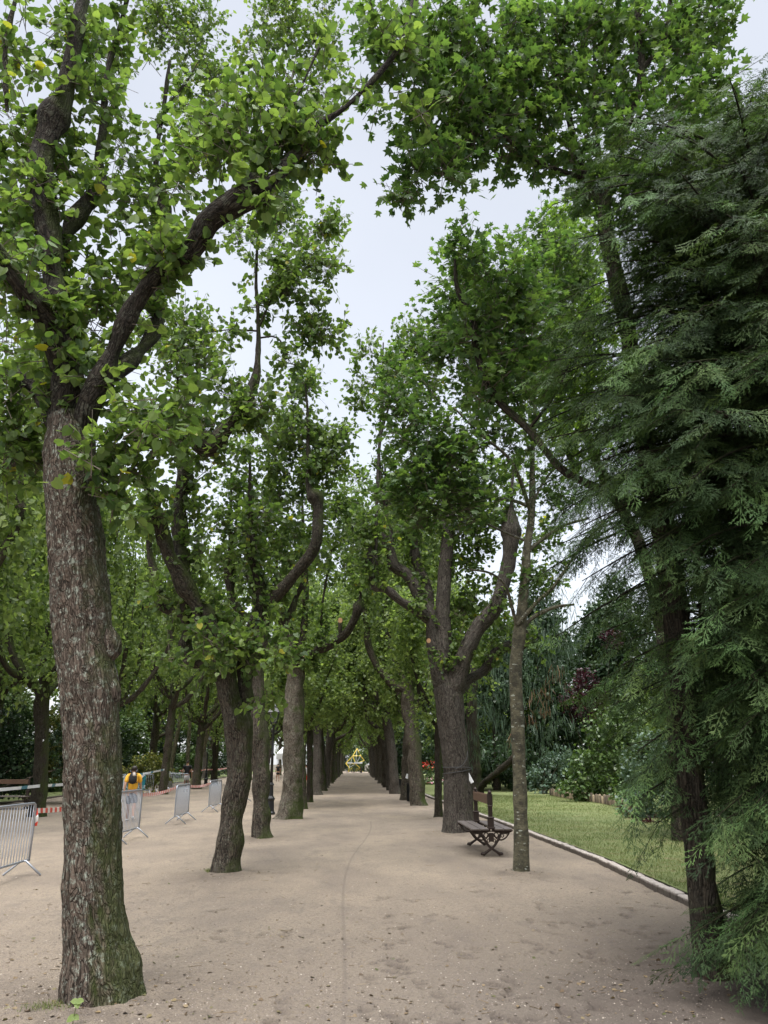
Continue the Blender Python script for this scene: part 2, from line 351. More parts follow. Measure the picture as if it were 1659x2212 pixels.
# ---------------------------------------------------------------- leaf kinds
def T_lime():
    v = np.array([[0, 0, 0], [.30, -.08, .06], [.48, .22, .03], [.40, .62, 0], [0, 1.02, -.10], [-.40, .62, 0], [-.48, .22, .03], [-.30, -.08, .06]])
    return v, [np.array([[0, 1, 2, 3, 4], [4, 5, 6, 7, 0]])]
def T_maple():
    a = [(90, .68), (68, .36), (40, .62), (14, .30), (-14, .48), (-48, .30), (-90, .22), (-132, .30), (194, .48), (166, .30), (140, .62), (112, .36)]
    v = [[0, .38, .05]]+[[r*math.cos(math.radians(t)), .38+r*math.sin(math.radians(t)), -.10*r] for t, r in a]
    return np.array(v), [np.array([[0, i+1, (i+1) % 12+1] for i in range(12)])]
def T_far():
    v = np.array([[0, 0, .04], [.42, .40, 0], [0, 1, -.06], [-.42, .40, 0]])
    return v, [np.array([[0, 1, 2, 3]])]
def T_strip():                                 # hanging strand
    v = np.array([[-.022, 0, 0], [.022, 0, 0], [.034, .5, .02], [0, 1, .0], [-.034, .5, .02]])
    return v, [np.array([[0, 1, 2, 3, 4]])]
def T_spray(seed, hi=True):                    # flat cypress frond: axis, irregular forward-swept fingers, small teeth
    r = np.random.default_rng(seed); V = []; Fq = []
    def dia(p, d, l, w_):
        d = np.array(d)/np.linalg.norm(d); n = np.array([-d[1], d[0], 0]); k = len(V)
        V.extend([p, p+d*l*.55+n*w_, p+d*l, p+d*l*.55-n*w_]); Fq.append([k, k+1, k+2, k+3])
    bend = r.uniform(-.12, .12); ax = lambda y: np.array([bend*y*y, y, -.10*y*y])
    for k in range(3): dia(ax(k/3), ax((k+1)/3)-ax(k/3), .36, .014 if hi else .022)
    nf = 8 if hi else 6
    for i in range(nf):
        y = .04+.88*i/nf+r.uniform(-.03, .03); s = 1 if i % 2 else -1
        ln = (.40*math.sin(math.pi*min(1, .25+.75*i/nf))+.08)*r.uniform(.6, 1.2); a = r.uniform(.45, .8)
        p = ax(max(y, 0)); d = np.array([s*math.sin(a), math.cos(a), -r.uniform(.05, .3)]); dia(p, d, ln, .013 if hi else .026)
        if not hi: continue
        for t in (.25, .5, .72):
            for s2 in (-1, 1):
                if r.random() < .25: continue
                b = r.uniform(.45, .75)*s2; e = np.array([d[0]*math.cos(b)-d[1]*math.sin(b), d[0]*math.sin(b)+d[1]*math.cos(b), -r.uniform(.05, .3)]); dia(p+d*ln*t, e, r.uniform(.07, .13)*(1.1-t*.5), .012)
    return np.array(V), [np.array(Fq)]
def T_blade():
    v = np.array([[-.06, 0, 0], [.06, 0, 0], [.03, .6, .05], [0, 1, .16]])
    return v, [np.array([[0, 1, 2, 3]])]
TPL = dict(lime=T_lime(), maple=T_maple(), far=T_far(), strip=T_strip(), **{'spray%d' % k: T_spray(k) for k in range(4)}, **{'spraylo%d' % k: T_spray(k, False) for k in range(4)}, blade=T_blade())
def place_leaves(mb, kind, pos, ydir, nrm, size, rn, cl):
    v, fs = TPL[kind]; k = len(v); n = len(pos)
    y = norm(ydir); z = norm(nrm-(nrm*y).sum(-1, keepdims=True)*y); x = np.cross(y, z)
    W = (v[None, :, 0:1]*x[:, None, :]+v[None, :, 1:2]*y[:, None, :]+v[None, :, 2:3]*z[:, None, :])*size[:, None, None]+pos[:, None, :]
    off = (np.arange(n)*k)[:, None, None]
    mb.add(W.reshape(-1, 3), [(f[None]+off).reshape(-1, f.shape[1]) for f in fs], rn=np.repeat(rn, k), cl=np.repeat(cl, k))
def blob_pts(blobs, dens, rng, gate=.0, gfreq=1.1, shell=.35, tl=.35, size=.11, per=8):
    out = []; bc = []
    for (c, r) in blobs:
        c = np.asarray(c, float); r = np.asarray(r, float)*np.ones(3)
        n = max(3, int(DENS*dens*3.14*((r.prod())**(1/3)+.45*tl)**2/(.55*size*size)/per)); u = norm(rng.normal(size=(n, 3))); t = rng.random((n, 1))**(1/3*(1-shell)+.001)
        p = c+u*t*r*(.78+.44*vnoise(u*2.1+c*3.1))[:, None]
        out.append(p); bc.append(np.repeat(c[None], n, 0))
    p = np.concatenate(out); b = np.concatenate(bc)
    if gate > 0:
        k = vnoise(p*gfreq+13.3)*.65+vnoise(p*gfreq*2.3+3.3)*.35 > gate; p = p[k]; b = b[k]
    return p, b
def leaf_cloud(mb, kind, blobs, dens, size, rng, per=8, tl=.35, gate=.42, twigmb=None, droop=.35, gfreq=1.1, flat=.6, shell=.35, szv=.3):
    p, b = blob_pts(blobs, dens, rng, gate, gfreq, shell, tl, size, per); n = len(p)
    if n == 0: return
    d = norm(norm(p-b)*.7+rng.normal(size=(n, 3))*.5+np.array([0, 0, .25])); ln = tl*(.6+.8*rng.random(n))
    clu = rng.random(n)
    t = np.tile(np.linspace(.05, 1, per), (n, 1))+rng.normal(size=(n, per))*.04
    pos = p[:, None]+d[:, None]*(t*ln[:, None])[..., None]+rng.normal(size=(n, per, 3))*size*.35
    yd = norm(d[:, None]*.5+rng.normal(size=(n, per, 3))*.6+np.array([0, 0, -droop])); nr = np.array([0, 0, 1.])*flat+rng.normal(size=(n, per, 3))*.45
    m = n*per
    place_leaves(mb, kind, pos.reshape(m, 3), yd.reshape(m, 3), nr.reshape(m, 3), size*(1-szv+2*szv*rng.random(m)), rng.random(m), np.repeat(clu, per))
    if twigmb is not None: sticks(twigmb, p-d*ln[:, None]*.5, p+d*ln[:, None], .0035+.003*rng.random(n))
def sticks(mb, A, B, r):
    n = len(A); d = norm(B-A); x = norm(np.cross(d, np.array([.3, .5, .81]))); y = np.cross(d, x); vs = []
    for P, k in ((A, 1.), (B, .6)):
        for a in (0, 2.094, 4.189): vs.append(P+(x*math.cos(a)+y*math.sin(a))*(np.ones(n)*r*k)[:, None])
    v = np.stack(vs, 1).reshape(-1, 3); o = (np.arange(n)*6)[:, None, None]
    mb.add(v, [(np.array([[0, 1, 4, 3], [1, 2, 5, 4], [2, 0, 3, 5]])[None]+o).reshape(-1, 4)])

# ================================================================ THE SETTING: ground, path, lawns, kerbs
def kx(y):                                     # right kerb line, left edge of the lawn
    return np.interp(y, [4, 10.9, 15.3, 23, 42, 80, 200], [4.28, 4.33, 4.50, 4.42, 3.9, 3.7, 3.7])
def lx(y): return np.interp(y, [0, 30, 60, 120, 300], [-15.6, -15.6, -16.2, -16.4, -16.4])
def grid(xs, ys, zf):
    X, Y = np.meshgrid(xs, ys, indexing='ij'); v = np.stack([X, Y, zf(X, Y)], -1)
    n, m = X.shape; i = np.arange(n*m).reshape(n, m)
    return v.reshape(-1, 3), np.stack([i[:-1, :-1], i[1:, :-1], i[1:, 1:], i[:-1, 1:]], -1).reshape(-1, 4)
m, nt, p, o = mat_new('earth'); t = N(nt, 'ShaderNodeTexCoord').outputs['Object']
L(nt, mix(nt, noise(nt, t, .4, 6), (.05, .042, .028), (.11, .09, .06)), p.inputs['Base Color']); p.inputs['Roughness'].default_value = .95
M['earth'] = m
g = MB(); v, f = grid(np.array([-420., -60, -16, 5, 60, 420]), np.array([-30., 0, 60, 200, 900]), lambda X, Y: X*0-.06); g.add(v, [f])
tagit(g.obj('ground', M['earth']), kind='structure')
# sandy path -----------------------------------------------------
m, nt, p, o = mat_new('sandy_path'); t = N(nt, 'ShaderNodeTexCoord').outputs['Object']
n1 = noise(nt, mapping(nt, t, (.9, .45, 1)), .9, 5, .6, .2); n2 = noise(nt, mapping(nt, t, (1.1, .55, 1)), 2.6, 6, .65, .3); n3 = noise(nt, t, 62, 4, .8); n4 = noise(nt, t, 23, 4, .7)
c = mix(nt, ramp(nt, n1, [(.32, (0, 0, 0)), (.68, (1, 1, 1))]), (.196, .160, .126), (.288, .235, .174))
c = mix(nt, ramp(nt, n2, [(.54, (0, 0, 0)), (.74, (.6,)*3)]), c, (.122, .102, .090))
c = mix(nt, ramp(nt, n4, [(.35, (.75,)*3), (.50, (0, 0, 0))]), c, (.150, .125, .107))
c = mix(nt, ramp(nt, n3, [(.33, (1,)*3), (.46, (0, 0, 0))]), c, (.075, .061, .050))
c = mix(nt, ramp(nt, n3, [(.60, (0, 0, 0)), (.70, (.7,)*3)]), c, (.37, .33, .28))
s = N(nt, 'ShaderNodeSeparateXYZ'); L(nt, t, s.inputs[0])
# damp brown needle litter round the foot of the big tree at the right
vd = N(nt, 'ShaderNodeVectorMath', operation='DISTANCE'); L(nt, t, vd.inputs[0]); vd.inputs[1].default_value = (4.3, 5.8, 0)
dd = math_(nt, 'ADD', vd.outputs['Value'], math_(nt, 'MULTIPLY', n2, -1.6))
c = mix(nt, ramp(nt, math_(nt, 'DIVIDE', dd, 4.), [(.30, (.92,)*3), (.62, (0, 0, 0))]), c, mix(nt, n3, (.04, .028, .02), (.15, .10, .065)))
dq = N(nt, 'ShaderNodeVectorMath', operation='DISTANCE'); L(nt, t, dq.inputs[0]); dq.inputs[1].default_value = (3.4, 5.6, 0)  # broad grey darkening at lower right: damp sand plus shade painted into the colour
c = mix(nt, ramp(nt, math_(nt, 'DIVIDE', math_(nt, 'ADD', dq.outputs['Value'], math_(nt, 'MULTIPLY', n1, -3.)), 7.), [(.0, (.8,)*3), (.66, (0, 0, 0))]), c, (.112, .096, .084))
# dark wheel track winding along the path: damp groove
wv = math_(nt, 'ADD', math_(nt, 'MULTIPLY', math_(nt, 'SINE', math_(nt, 'MULTIPLY', s.outputs[1], .33)), .16), math_(nt, 'MULTIPLY', math_(nt, 'SUBTRACT', s.outputs[1], 6), .028))
tr = math_(nt, 'ABSOLUTE', math_(nt, 'SUBTRACT', math_(nt, 'SUBTRACT', s.outputs[0], wv), -.22))
tm = math_(nt, 'MULTIPLY', ramp(nt, tr, [(.010, (1, 1, 1)), (.026, (0, 0, 0))]), ramp(nt, n4, [(.35, (0, 0, 0)), (.6, (.55,)*3)]))
tm = math_(nt, 'MULTIPLY', tm, math_(nt, 'LESS_THAN', s.outputs[1], 26.))
c = mix(nt, tm, c, (.10, .083, .073))
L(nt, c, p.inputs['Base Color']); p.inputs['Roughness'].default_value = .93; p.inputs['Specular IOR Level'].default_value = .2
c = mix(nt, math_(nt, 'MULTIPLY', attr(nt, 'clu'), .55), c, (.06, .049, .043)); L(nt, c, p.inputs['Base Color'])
hh = math_(nt, 'ADD', math_(nt, 'MULTIPLY', n3, .5), math_(nt, 'ADD', math_(nt, 'MULTIPLY', n4, .7), n2)); bump(nt, p, hh, .75, .03)
M['path'] = m
prng = np.random.default_rng(5)
PRINTS = []
for k in range(90):
    px = prng.uniform(840, 1480) if k < 65 else prng.uniform(420, 1200); py = prng.uniform(1920, 2215); q = gp(px, py); PRINTS.append((q[0], q[1], prng.normal(0, .5), prng.uniform(.6, 1.)))
TREEFEET = [(-1.92, 6.86, .55), (-2.13, 13.94, .45), (-2.28, 20.27, .4), (-2.17, 27, .5), (2.75, 13.89, .35), (2.71, 21.65, .5), (2.98, 7.15, .6), (2.73, 27.3, .3), (2.62, 34.7, .5)]
PMASK = None
def pz(X, Y):
    P3 = np.stack([X, Y, X*0], -1)
    z = .030*(vnoise(P3*.35)-.5)+.022*(vnoise(P3*np.array([1.0, 1.5, 1])+5)-.5)+.010*(vnoise(P3*4.1)-.5)
    near = Y < 13
    z = z+np.where(near, .006*(vnoise(P3*13)-.5)+.005*(vnoise(P3*31)-.5), 0)
    for x, y, a, s_ in PRINTS:
        mk = (abs(X-x) < .3) & (abs(Y-y) < .3)
        if not mk.any(): continue
        dx, dy = X[mk]-x, Y[mk]-y; u = dx*math.cos(a)+dy*math.sin(a); w_ = -dx*math.sin(a)+dy*math.cos(a)
        d1 = (u/(.05))**2+((w_-.05)/.085)**2; d2 = (u/.04)**2+((w_+.11)/.045)**2; d = np.minimum(d1, d2)
        z[mk] += s_*(-.034/(1+d**3)+.012*np.exp(-((np.sqrt(d)-1.25)/.22)**2))
        if PMASK is not None: PMASK[mk] = np.maximum(PMASK[mk], s_/(1+(d/1.1)**3))
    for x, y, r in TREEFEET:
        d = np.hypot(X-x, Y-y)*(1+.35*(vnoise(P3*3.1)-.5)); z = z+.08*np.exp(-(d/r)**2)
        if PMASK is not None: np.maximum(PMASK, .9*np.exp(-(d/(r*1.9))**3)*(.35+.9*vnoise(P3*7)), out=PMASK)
    return z
def geo(a, b, s0, g_):
    o_ = [a]
    while o_[-1] < b: o_.append(o_[-1]+s0); s0 *= g_
    return np.array(o_)
ys = np.concatenate([np.arange(-4, 5.2, .4), np.arange(5.2, 11, .022), geo(11.02, 175, .04, 1.03)])
xs = np.concatenate([np.arange(-17, -3.6, .16), np.arange(-3.6, 4.2, .022), np.arange(4.2, 12, .2)])
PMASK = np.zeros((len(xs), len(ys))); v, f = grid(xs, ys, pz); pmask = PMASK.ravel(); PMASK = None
PZ = lambda x, y: float(pz(np.array([[x]], float), np.array([[y]], float))[0, 0])
# keep the sheet off the lawns: cut cells beyond the kerbs
cx = v[f].mean(1); keep = ~((cx[:, 1] > 10) & (cx[:, 0] > kx(cx[:, 1])+.12)) & (cx[:, 0] > lx(cx[:, 1])-.1)
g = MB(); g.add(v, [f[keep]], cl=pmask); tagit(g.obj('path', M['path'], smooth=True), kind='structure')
# lawns ------------------------------------------------------------
m, nt, p, o = mat_new('lawn'); t = N(nt, 'ShaderNodeTexCoord').outputs['Object']
n1 = noise(nt, t, .8, 5, .6); n2 = noise(nt, t, 40, 3, .7); n5 = noise(nt, t, 2.7, 4, .65)
c = mix(nt, ramp(nt, n1, [(.35, (0, 0, 0)), (.65, (1, 1, 1))]), (.105, .135, .038), (.160, .185, .062))
c = mix(nt, ramp(nt, n5, [(.54, (0, 0, 0)), (.68, (.85,)*3)]), c, (.19, .14, .075))
c = mix(nt, ramp(nt, n2, [(.3, (.7,)*3), (.55, (0, 0, 0))]), c, (.055, .08, .022))
L(nt, c, p.inputs['Base Color']); p.inputs['Roughness'].default_value = .9; bump(nt, p, n2, .8, .03); M['lawn'] = m
def lawn_sheet(name, inner, outer, y0, y1, z0, ny):
    yy = geo(y0, y1, .25, 1.03); tt = np.linspace(0, 1, 60)**1.6
    X = inner(yy)[None]*(1-tt[:, None])+outer*tt[:, None]; Y = np.tile(yy, (60, 1))
    Z = z0+.05*(vnoise(np.stack([X, Y, X*0], -1)*.4)-.5)*np.minimum(1, tt[:, None]*12)
    n, m_ = X.shape; i = np.arange(n*m_).reshape(n, m_)
    q = np.stack([i[:-1, :-1], i[1:, :-1], i[1:, 1:], i[:-1, 1:]], -1).reshape(-1, 4)
    if outer < 0: q = q[:, ::-1]
    g = MB(); g.add(np.stack([X, Y, Z], -1).reshape(-1, 3), [q]); return tagit(g.obj(name, M['lawn'], smooth=True), kind='structure')
lawn_sheet('lawn', lambda y: kx(y)+.13, 70., 9.6, 190, .085, 0)
lawn_sheet('lawn', lambda y: lx(y)-.12, -90., 8, 190, .06, 0)
# kerb of small pale stones ------------------------------------------
def kerb(name, xf, y0, y1, hgt, wd, st):
    g = MB(); r = np.random.default_rng(3); y = y0
    while y < y1:
        l = (st*(.8+.5*r.random()))*(1 if y < 50 else 3); x = float(xf(y+l/2)); box(g, (x+r.normal()*.006, y+l/2, hgt/2-.03+r.normal()*.004), (wd*(.9+.2*r.random()), l-.03, hgt+.06), rz=math.atan2(float(xf(y)-xf(y+l)), l)+r.normal()*.03, bev=.012); y += l
    return g
m, nt, p, o = mat_new('kerb_stone'); t = N(nt, 'ShaderNodeTexCoord').outputs['Object']; gg = N(nt, 'ShaderNodeNewGeometry'); s = N(nt, 'ShaderNodeSeparateXYZ'); L(nt, t, s.inputs[0])
nn = noise(nt, t, 14, 4, .7); c = mix(nt, nn, (.26, .22, .19), (.48, .43, .38))
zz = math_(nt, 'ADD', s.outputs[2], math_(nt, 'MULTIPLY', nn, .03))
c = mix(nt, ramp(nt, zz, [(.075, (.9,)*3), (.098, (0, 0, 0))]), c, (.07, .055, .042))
L(nt, c, p.inputs['Base Color']); p.inputs['Roughness'].default_value = .85; bump(nt, p, nn, .5); M['kerb'] = m
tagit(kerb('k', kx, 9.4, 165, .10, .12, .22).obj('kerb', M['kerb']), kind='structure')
m = simple('dark_edging', (.12, .10, .08), .9, 0, .3, 9, .3)
tagit(kerb('k', lx, 9, 165, .09, .1, .6).obj('kerb', m), kind='structure')
# grass blades on the near lawn ----------------------------------------
grng = np.random.default_rng(21); gm = MB(); n = 120000
yy = 10+34*grng.random(n)**1.5; xx = kx(yy)+.16+(10.5*grng.random(n)**1.2)
ps_ = np.stack([xx, yy, np.full(n, .075)+.01], -1); kp = vnoise(ps_*1.6)+.5*grng.random(n) > .42; ps_ = ps_[kp]; n = len(ps_)
place_leaves(gm, 'blade', ps_, np.array([0, 0, 1.])+grng.normal(size=(n, 3))*.45, grng.normal(size=(n, 3)), .022+.03*grng.random(n)+.0008*ps_[:, 1], grng.random(n), vnoise(ps_*.9))
M['grass'] = leaf_mat('grass_blades', [(.075, .112, .030), (.125, .160, .046), (.22, .21, .088)], trans=.3)
tagit(gm.obj('grass', M['grass']), 'short mown green grass growing on the lawn right of the kerb', 'grass', kind='stuff')
# leaf litter and crumbs on the path -------------------------------------
lm = MB(); n = 1500; q = np.array([gp(prng.uniform(-50, 1560), 1760+460*prng.random()**.8) for _ in range(n)])
q = q[(q[:, 0] < kx(q[:, 1])-.05) & (q[:, 0] > -15)]; n = len(q); q[:, 2] = pz(q[:, 0:1], q[:, 1:2])[:, 0]+.006
fl = [np.c_[x+prng.normal(0, r_*.9, 60), y+prng.normal(0, r_*.7, 60), np.zeros(60)] for x, y, r_ in TREEFEET]; q = np.concatenate([q]+fl); n = len(q); q[:, 2] = pz(q[:, 0:1], q[:, 1:2])[:, 0]+.006
place_leaves(lm, 'lime', q, prng.normal(size=(n, 3))*[1, 1, .12], np.array([0, 0, 1])+prng.normal(size=(n, 3))*.25, .012+.03*prng.random(n)**2.2, prng.random(n), prng.random(n))
M['litter'] = leaf_mat('fallen_leaves', [(.03, .02, .013), (.09, .06, .035), (.22, .16, .09), (.07, .08, .025)], trans=.1)
n = 260; a = np.array([gp(prng.uniform(0, 1500), 1800+400*prng.random()) for _ in range(n)]); a = a[a[:, 0] < 4.2]; n = len(a); a[:, 2] = pz(a[:, 0:1], a[:, 1:2])[:, 0]+.008
sticks(lm, a, a+prng.normal(size=(n, 3))*[.06, .04, .003], np.full(n, .003))
tagit(lm.obj('leaf_litter', M['litter']), 'small dry leaves and twigs scattered over the sandy path', 'leaf litter', kind='stuff')
pm = MB(); n = 10000; q = np.array([gp(prng.uniform(-50, 1560), 1830+390*prng.random()**.7) for _ in range(n)])
q = q[q[:, 0] < kx(q[:, 1])-.05]; n = len(q); q[:, 2] = pz(q[:, 0:1], q[:, 1:2])[:, 0]
oc = np.array([[1, 0, 0], [0, 1, 0], [-1, 0, 0], [0, -1, 0], [0, 0, .7]]); sz = (.003+.008*prng.random(n)**3)[:, None, None]
W = oc[None]*sz*(.7+.6*prng.random((n, 5, 1)))+q[:, None]
pm.add(W.reshape(-1, 3), [(np.array([[0, 1, 4], [1, 2, 4], [2, 3, 4], [3, 0, 4]])[None]+(np.arange(n)*5)[:, None, None]).reshape(-1, 3)], rn=np.repeat(prng.random(n), 5))
m, nt, p, o = mat_new('pebbles'); L(nt, ramp(nt, attr(nt, 'rnd'), [(0, (.11, .09, .075)), (.6, (.20, .165, .14)), (.85, (.26, .22, .18)), (1, (.42, .37, .31))]), p.inputs['Base Color']); p.inputs['Roughness'].default_value = .9
tagit(pm.obj('gravel', m), 'tiny pebbles strewn over the near sandy path', 'gravel', kind='stuff')

# ================================================================ HERO TREES traced limb by limb
def limbmesh(limbs, defs=None):
    mb = MB()
    for k, (pts, opt) in enumerate(limbs):
        P = [at(x, y, Y) for x, y, Y, w_ in pts]; R = [pw(x, y, Y, w_) for x, y, Y, w_ in pts]
        o_ = dict(sides=12, step=.12, lump=.16, seed=k); o_.update(defs or {}); o_.update(opt); tube(mb, P, R, **o_)
    return mb
def pxblobs(L_, k=1.): return [(at(b[0], b[1], b[2]), np.array([1, 1, (b[4]/b[3] if len(b) > 4 else 1)])*pw(b[0], b[1], b[2], 2*b[3]*k)) for b in L_]
def yel(name): return M[name]
def hug(limbs, rng, step=.22, r_=(.10, .2), prob=.6):
    out = []
    for pts, opt in limbs:
        P = [at(x, y, Y) for x, y, Y, w_ in pts]; Rr = [pw(x, y, Y, w_) for x, y, Y, w_ in pts]; P, Rr = resample(P, Rr, step)
        for p, q in zip(P, Rr):
            if rng.random() < prob and q < .3: out.append((p+rng.normal(size=3)*q*.8+[0, 0, q*.8], np.ones(3)*(q+rng.uniform(*r_))))
    return out
# ---- big lime, left foreground -----------------------------------------
Y1 = 6.86
def sh(pts, Y): return [(x, y, Y+(q[0] if q else 0), w_) for (x, y, w_, *q) in pts]
t1 = thing('lime_tree', 'huge lime tree with rough lichened trunk filling the left foreground', 'tree', gp(225, 2165), 'pollarded limes lining the walk')
limbs = [
 (sh([(300, 2215, 46, .0), (296, 2165, 50, .0), (276, 2105, 44, .02), (250, 2040, 30, .05)], Y1), dict(sides=24, step=.03, rough=.012)),
 (sh([(262, 2222, 60, .05), (268, 2150, 88, .05), (250, 2080, 70, .05), (228, 2000, 50, .05)], Y1), dict(sides=30, step=.03, rough=.012)),
 (sh([(222, 2215, 190), (220, 2165, 176), (216, 2110, 166), (209, 2030, 136), (204, 1950, 124), (200, 1800, 117), (199, 1600, 118), (192, 1490, 123), (182, 1400, 118), (175, 1300, 121), (165, 1200, 115), (155, 1100, 110), (150, 1000, 108), (150, 950, 104), (146, 900, 78)], Y1), dict(sides=72, step=.03, rough=.015, lump=.06, flare=.16, lobes=5)),
 (sh([(140, 960, 70), (142, 870, 62), (144, 744, 60), (119, 620, 52), (99, 471, 46), (90, 347, 46), (114, 258, 62), (140, 210, 40), (155, 124, 33), (180, 0, 27), (190, -80, 24)], Y1), dict(sides=28, step=.05, rough=.008)),
 (sh([(170, 950, 66), (193, 883, 56, -.1), (243, 759, 42, -.2), (288, 662, 38, -.3), (340, 592, 42, -.4), (417, 535, 38, -.5), (450, 478, 44, -.6), (521, 430, 52, -.7), (560, 414, 54, -.75), (580, 400, 22, -.8)], Y1), dict(sides=28, step=.05, rough=.008)),
 (sh([(560, 415, 30, -.75), (620, 357, 26, -.6), (680, 278, 16, -.5), (744, 233, 12, -.5), (823, 154, 11, -.4), (870, 85, 9, -.4), (893, -10, 7, -.3)], Y1), dict(sides=10)),
 (sh([(135, 930, 66), (100, 860, 48, .3), (55, 823, 40, .5), (0, 813, 34, .7), (-80, 790, 28, .9)], Y1), dict(sides=20, rough=.006)),
 (sh([(130, 800, 50), (99, 694, 42, -.3), (50, 630, 42, -.6), (0, 560, 42, -.8), (-70, 480, 36, -1)], Y1), dict(sides=20, rough=.006)),
 (sh([(120, 610, 40), (134, 526, 32, .3), (174, 456, 38, .5), (213, 412, 52, .6), (222, 385, 20, .6), (213, 347, 16, .6), (223, 278, 15, .7), (225, 230, 13, .7), (233, 149, 12, .7), (268, 25, 10, .8), (282, -40, 9, .8)], Y1), dict(sides=16)),
 (sh([(215, 840, 40, .3), (322, 734, 30, .9), (342, 660, 34, 1.1), (342, 560, 40, 1.2), (350, 450, 38, 1.2), (345, 400, 20, 1.2), (337, 347, 11, 1.2), (357, 208, 9, 1.2), (367, 130, 6, 1.2)], Y1), dict(sides=14)),
 (sh([(15, 240, 12, .3), (12, 100, 13, .3), (38, -20, 11, .3)], Y1), dict(sides=8)),
 (sh([(540, 410, 14, -.7), (600, 300, 9, -.6), (650, 190, 7, -.5), (690, 100, 5, -.4)], Y1), dict(sides=8)),
 (sh([(357, 230, 6, 1.2), (400, 180, 5, 1.3), (430, 130, 3, 1.3)], Y1), dict(sides=5)),
]
for (x, y, dy, w_) in ((262, 715, -.2, 46), (318, 618, -.35, 44), (384, 556, -.45, 46), (436, 505, -.55, 48), (538, 402, -.72, 58), (100, 500, 0, 46), (118, 640, 0, 50), (228, 800, -.1, 46)):
    limbs.insert(4, (sh([(x-14, y+18, w_*.5, dy), (x-2, y+4, w_*.98, dy-.02), (x+4, y-4, w_, dy-.02), (x+16, y-18, w_*.45, dy)], Y1), dict(sides=16, step=.03, lump=.55, rough=.012)))
for (x, y, w_) in ((240, 1392, 40), (243, 1492, 46), (232, 1460, 34), (196, 1338, 26), (130, 1190, 26)):
    limbs.append((sh([(x-8, y+40, w_*.35, -.02), (x, y+14, w_*.95, -.05), (x, y-8, w_, -.05), (x-10, y-44, w_*.3, 0)], Y1), dict(sides=20, step=.02, lump=.5, rough=.014)))
limbmesh([l_ for q_, l_ in enumerate(limbs) if q_ in (0, 1, 2) or q_ > len(limbs)-6]).obj('trunk', M['bark_lime'], t1, smooth=True)
for l_ in limbs[3:-5]: l_[1].setdefault('lump', .36); limbmesh([l_]).obj('limb', M['bark_limb'], t1, smooth=True)
r1 = np.random.default_rng(31); tw = MB()
B1 = [(60,120,7,95),(150,40,7.2,70),(40,260,6.6,85),(220,110,7.4,50),(300,150,7.6,45),(100,330,6.5,60),(30,400,6.8,70),(190,210,6.5,45),(270,330,7.2,45),
 (70,560,6.6,60),(30,480,7,60),(190,500,6.8,55),(170,600,6.6,60),(240,620,6.9,50),(270,520,7.2,60),(210,700,6.7,48),(150,690,6.4,30),(320,600,7.4,45),(330,500,7.6,55),(400,440,6.9,50),(450,380,6.6,55),(500,340,6.2,60),(560,330,6.2,60),
 (480,240,6.3,60),(540,230,6.5,60),(600,260,6.3,60),(650,270,6.4,48),(690,290,6.5,26),(700,340,6.6,20),(660,340,6.4,40),(440,270,6.8,30),(380,400,7.6,50),(420,330,7.8,48),(330,690,7.8,40),(60,700,7.2,50),(30,750,7.4,40),
 (60,930,7.5,45),(330,870,6.4,62),(400,850,6.6,45),(270,950,6.2,60),(330,930,6.3,48),(390,910,6.4,36),(215,1010,6.2,52),(250,1050,6.3,34),(225,1070,6.3,24),(60,980,7.5,34),(80,1010,7.4,20),(180,1000,6.1,14),(450,900,6.8,40),(20,980,7.4,50),
 (870,110,6.5,16),(920,170,6.5,24),(960,200,6.5,20),(830,70,6.5,14),(910,240,6.5,10),(640,180,6.5,30),(130,770,6.3,22),(240,800,7.5,22),(300,440,7.3,45)]
B1 = [((b[0], b[1], b[2]+.65, b[3]) if (b[0] < 330 and b[1] < 850) else b) for b in B1]      # most leaves hang behind the limbs seen from the walk
cr = MB(); leaf_cloud(cr, 'lime', pxblobs(B1, .95), 1.9, .086, r1, per=7, tl=.30, gate=.44, twigmb=tw, droop=.25, gfreq=2.0, flat=.9, shell=.2, szv=.35)
B1b = [(230,960,6.5,48),(280,960,6.5,42),(260,1010,6.5,44),(215,1040,6.5,34),(300,900,6.6,46),(340,880,6.6,42),(235,1080,6.5,26),(290,1020,6.6,30),(190,1010,6.5,20),(30,900,7.3,44),(60,950,7.4,44),(20,990,7.5,44),(80,1010,7.5,26),(30,860,7.3,30),
 (230,380,7,40),(60,420,6.9,50),(560,300,6.4,44),(500,300,6.5,44),(450,330,6.7,34),(620,320,6.4,34),(600,230,6.5,30),(400,850,6.7,34)]
leaf_cloud(cr, 'lime', pxblobs(B1b, .9), 1.7, .084, r1, per=8, tl=.26, gate=.32, twigmb=tw, droop=.35, gfreq=2.2, flat=.8, shell=.1, szv=.35)
leaf_cloud(cr, 'lime', hug(limbs[3:-5], r1, .3, (.05, .12), .3), 1.6, .09, r1, per=7, tl=.22, gate=.42, twigmb=tw, droop=.3, gfreq=2.5, flat=.9, shell=.0)
cr.obj('crown', M['lime'], t1); tw.obj('twigs', M['twig'], t1)
# sprout at the foot
sp_ = MB(); sb = gp(205, 2190); P_ = [sb+[-.05, -.34, .0], sb+[-.04, -.35, .08], sb+[-.03, -.35, .17]]
st = thing('lime_sprout', 'small bright green sprout at the foot of the big left trunk', 'plant', sb)
m_ = MB(); tube(m_, P_, [.004, .003, .002], sides=5, step=.03); m_.obj('stem', M['grass'], st)
place_leaves(sp_, 'lime', np.array([P_[2], P_[2], P_[1], P_[2], P_[1]]), np.array([[-.8, -.3, .1], [.9, -.2, .1], [-.8, -.4, -.5], [.3, -.5, -.6], [.8, -.3, -.3]]), np.array([[0, -.8, .8]]*5), np.array([.045, .05, .055, .05, .045]), np.array([.9]*5), np.array([.9]*5))
sp_.obj('leaves', M['lime'], st)

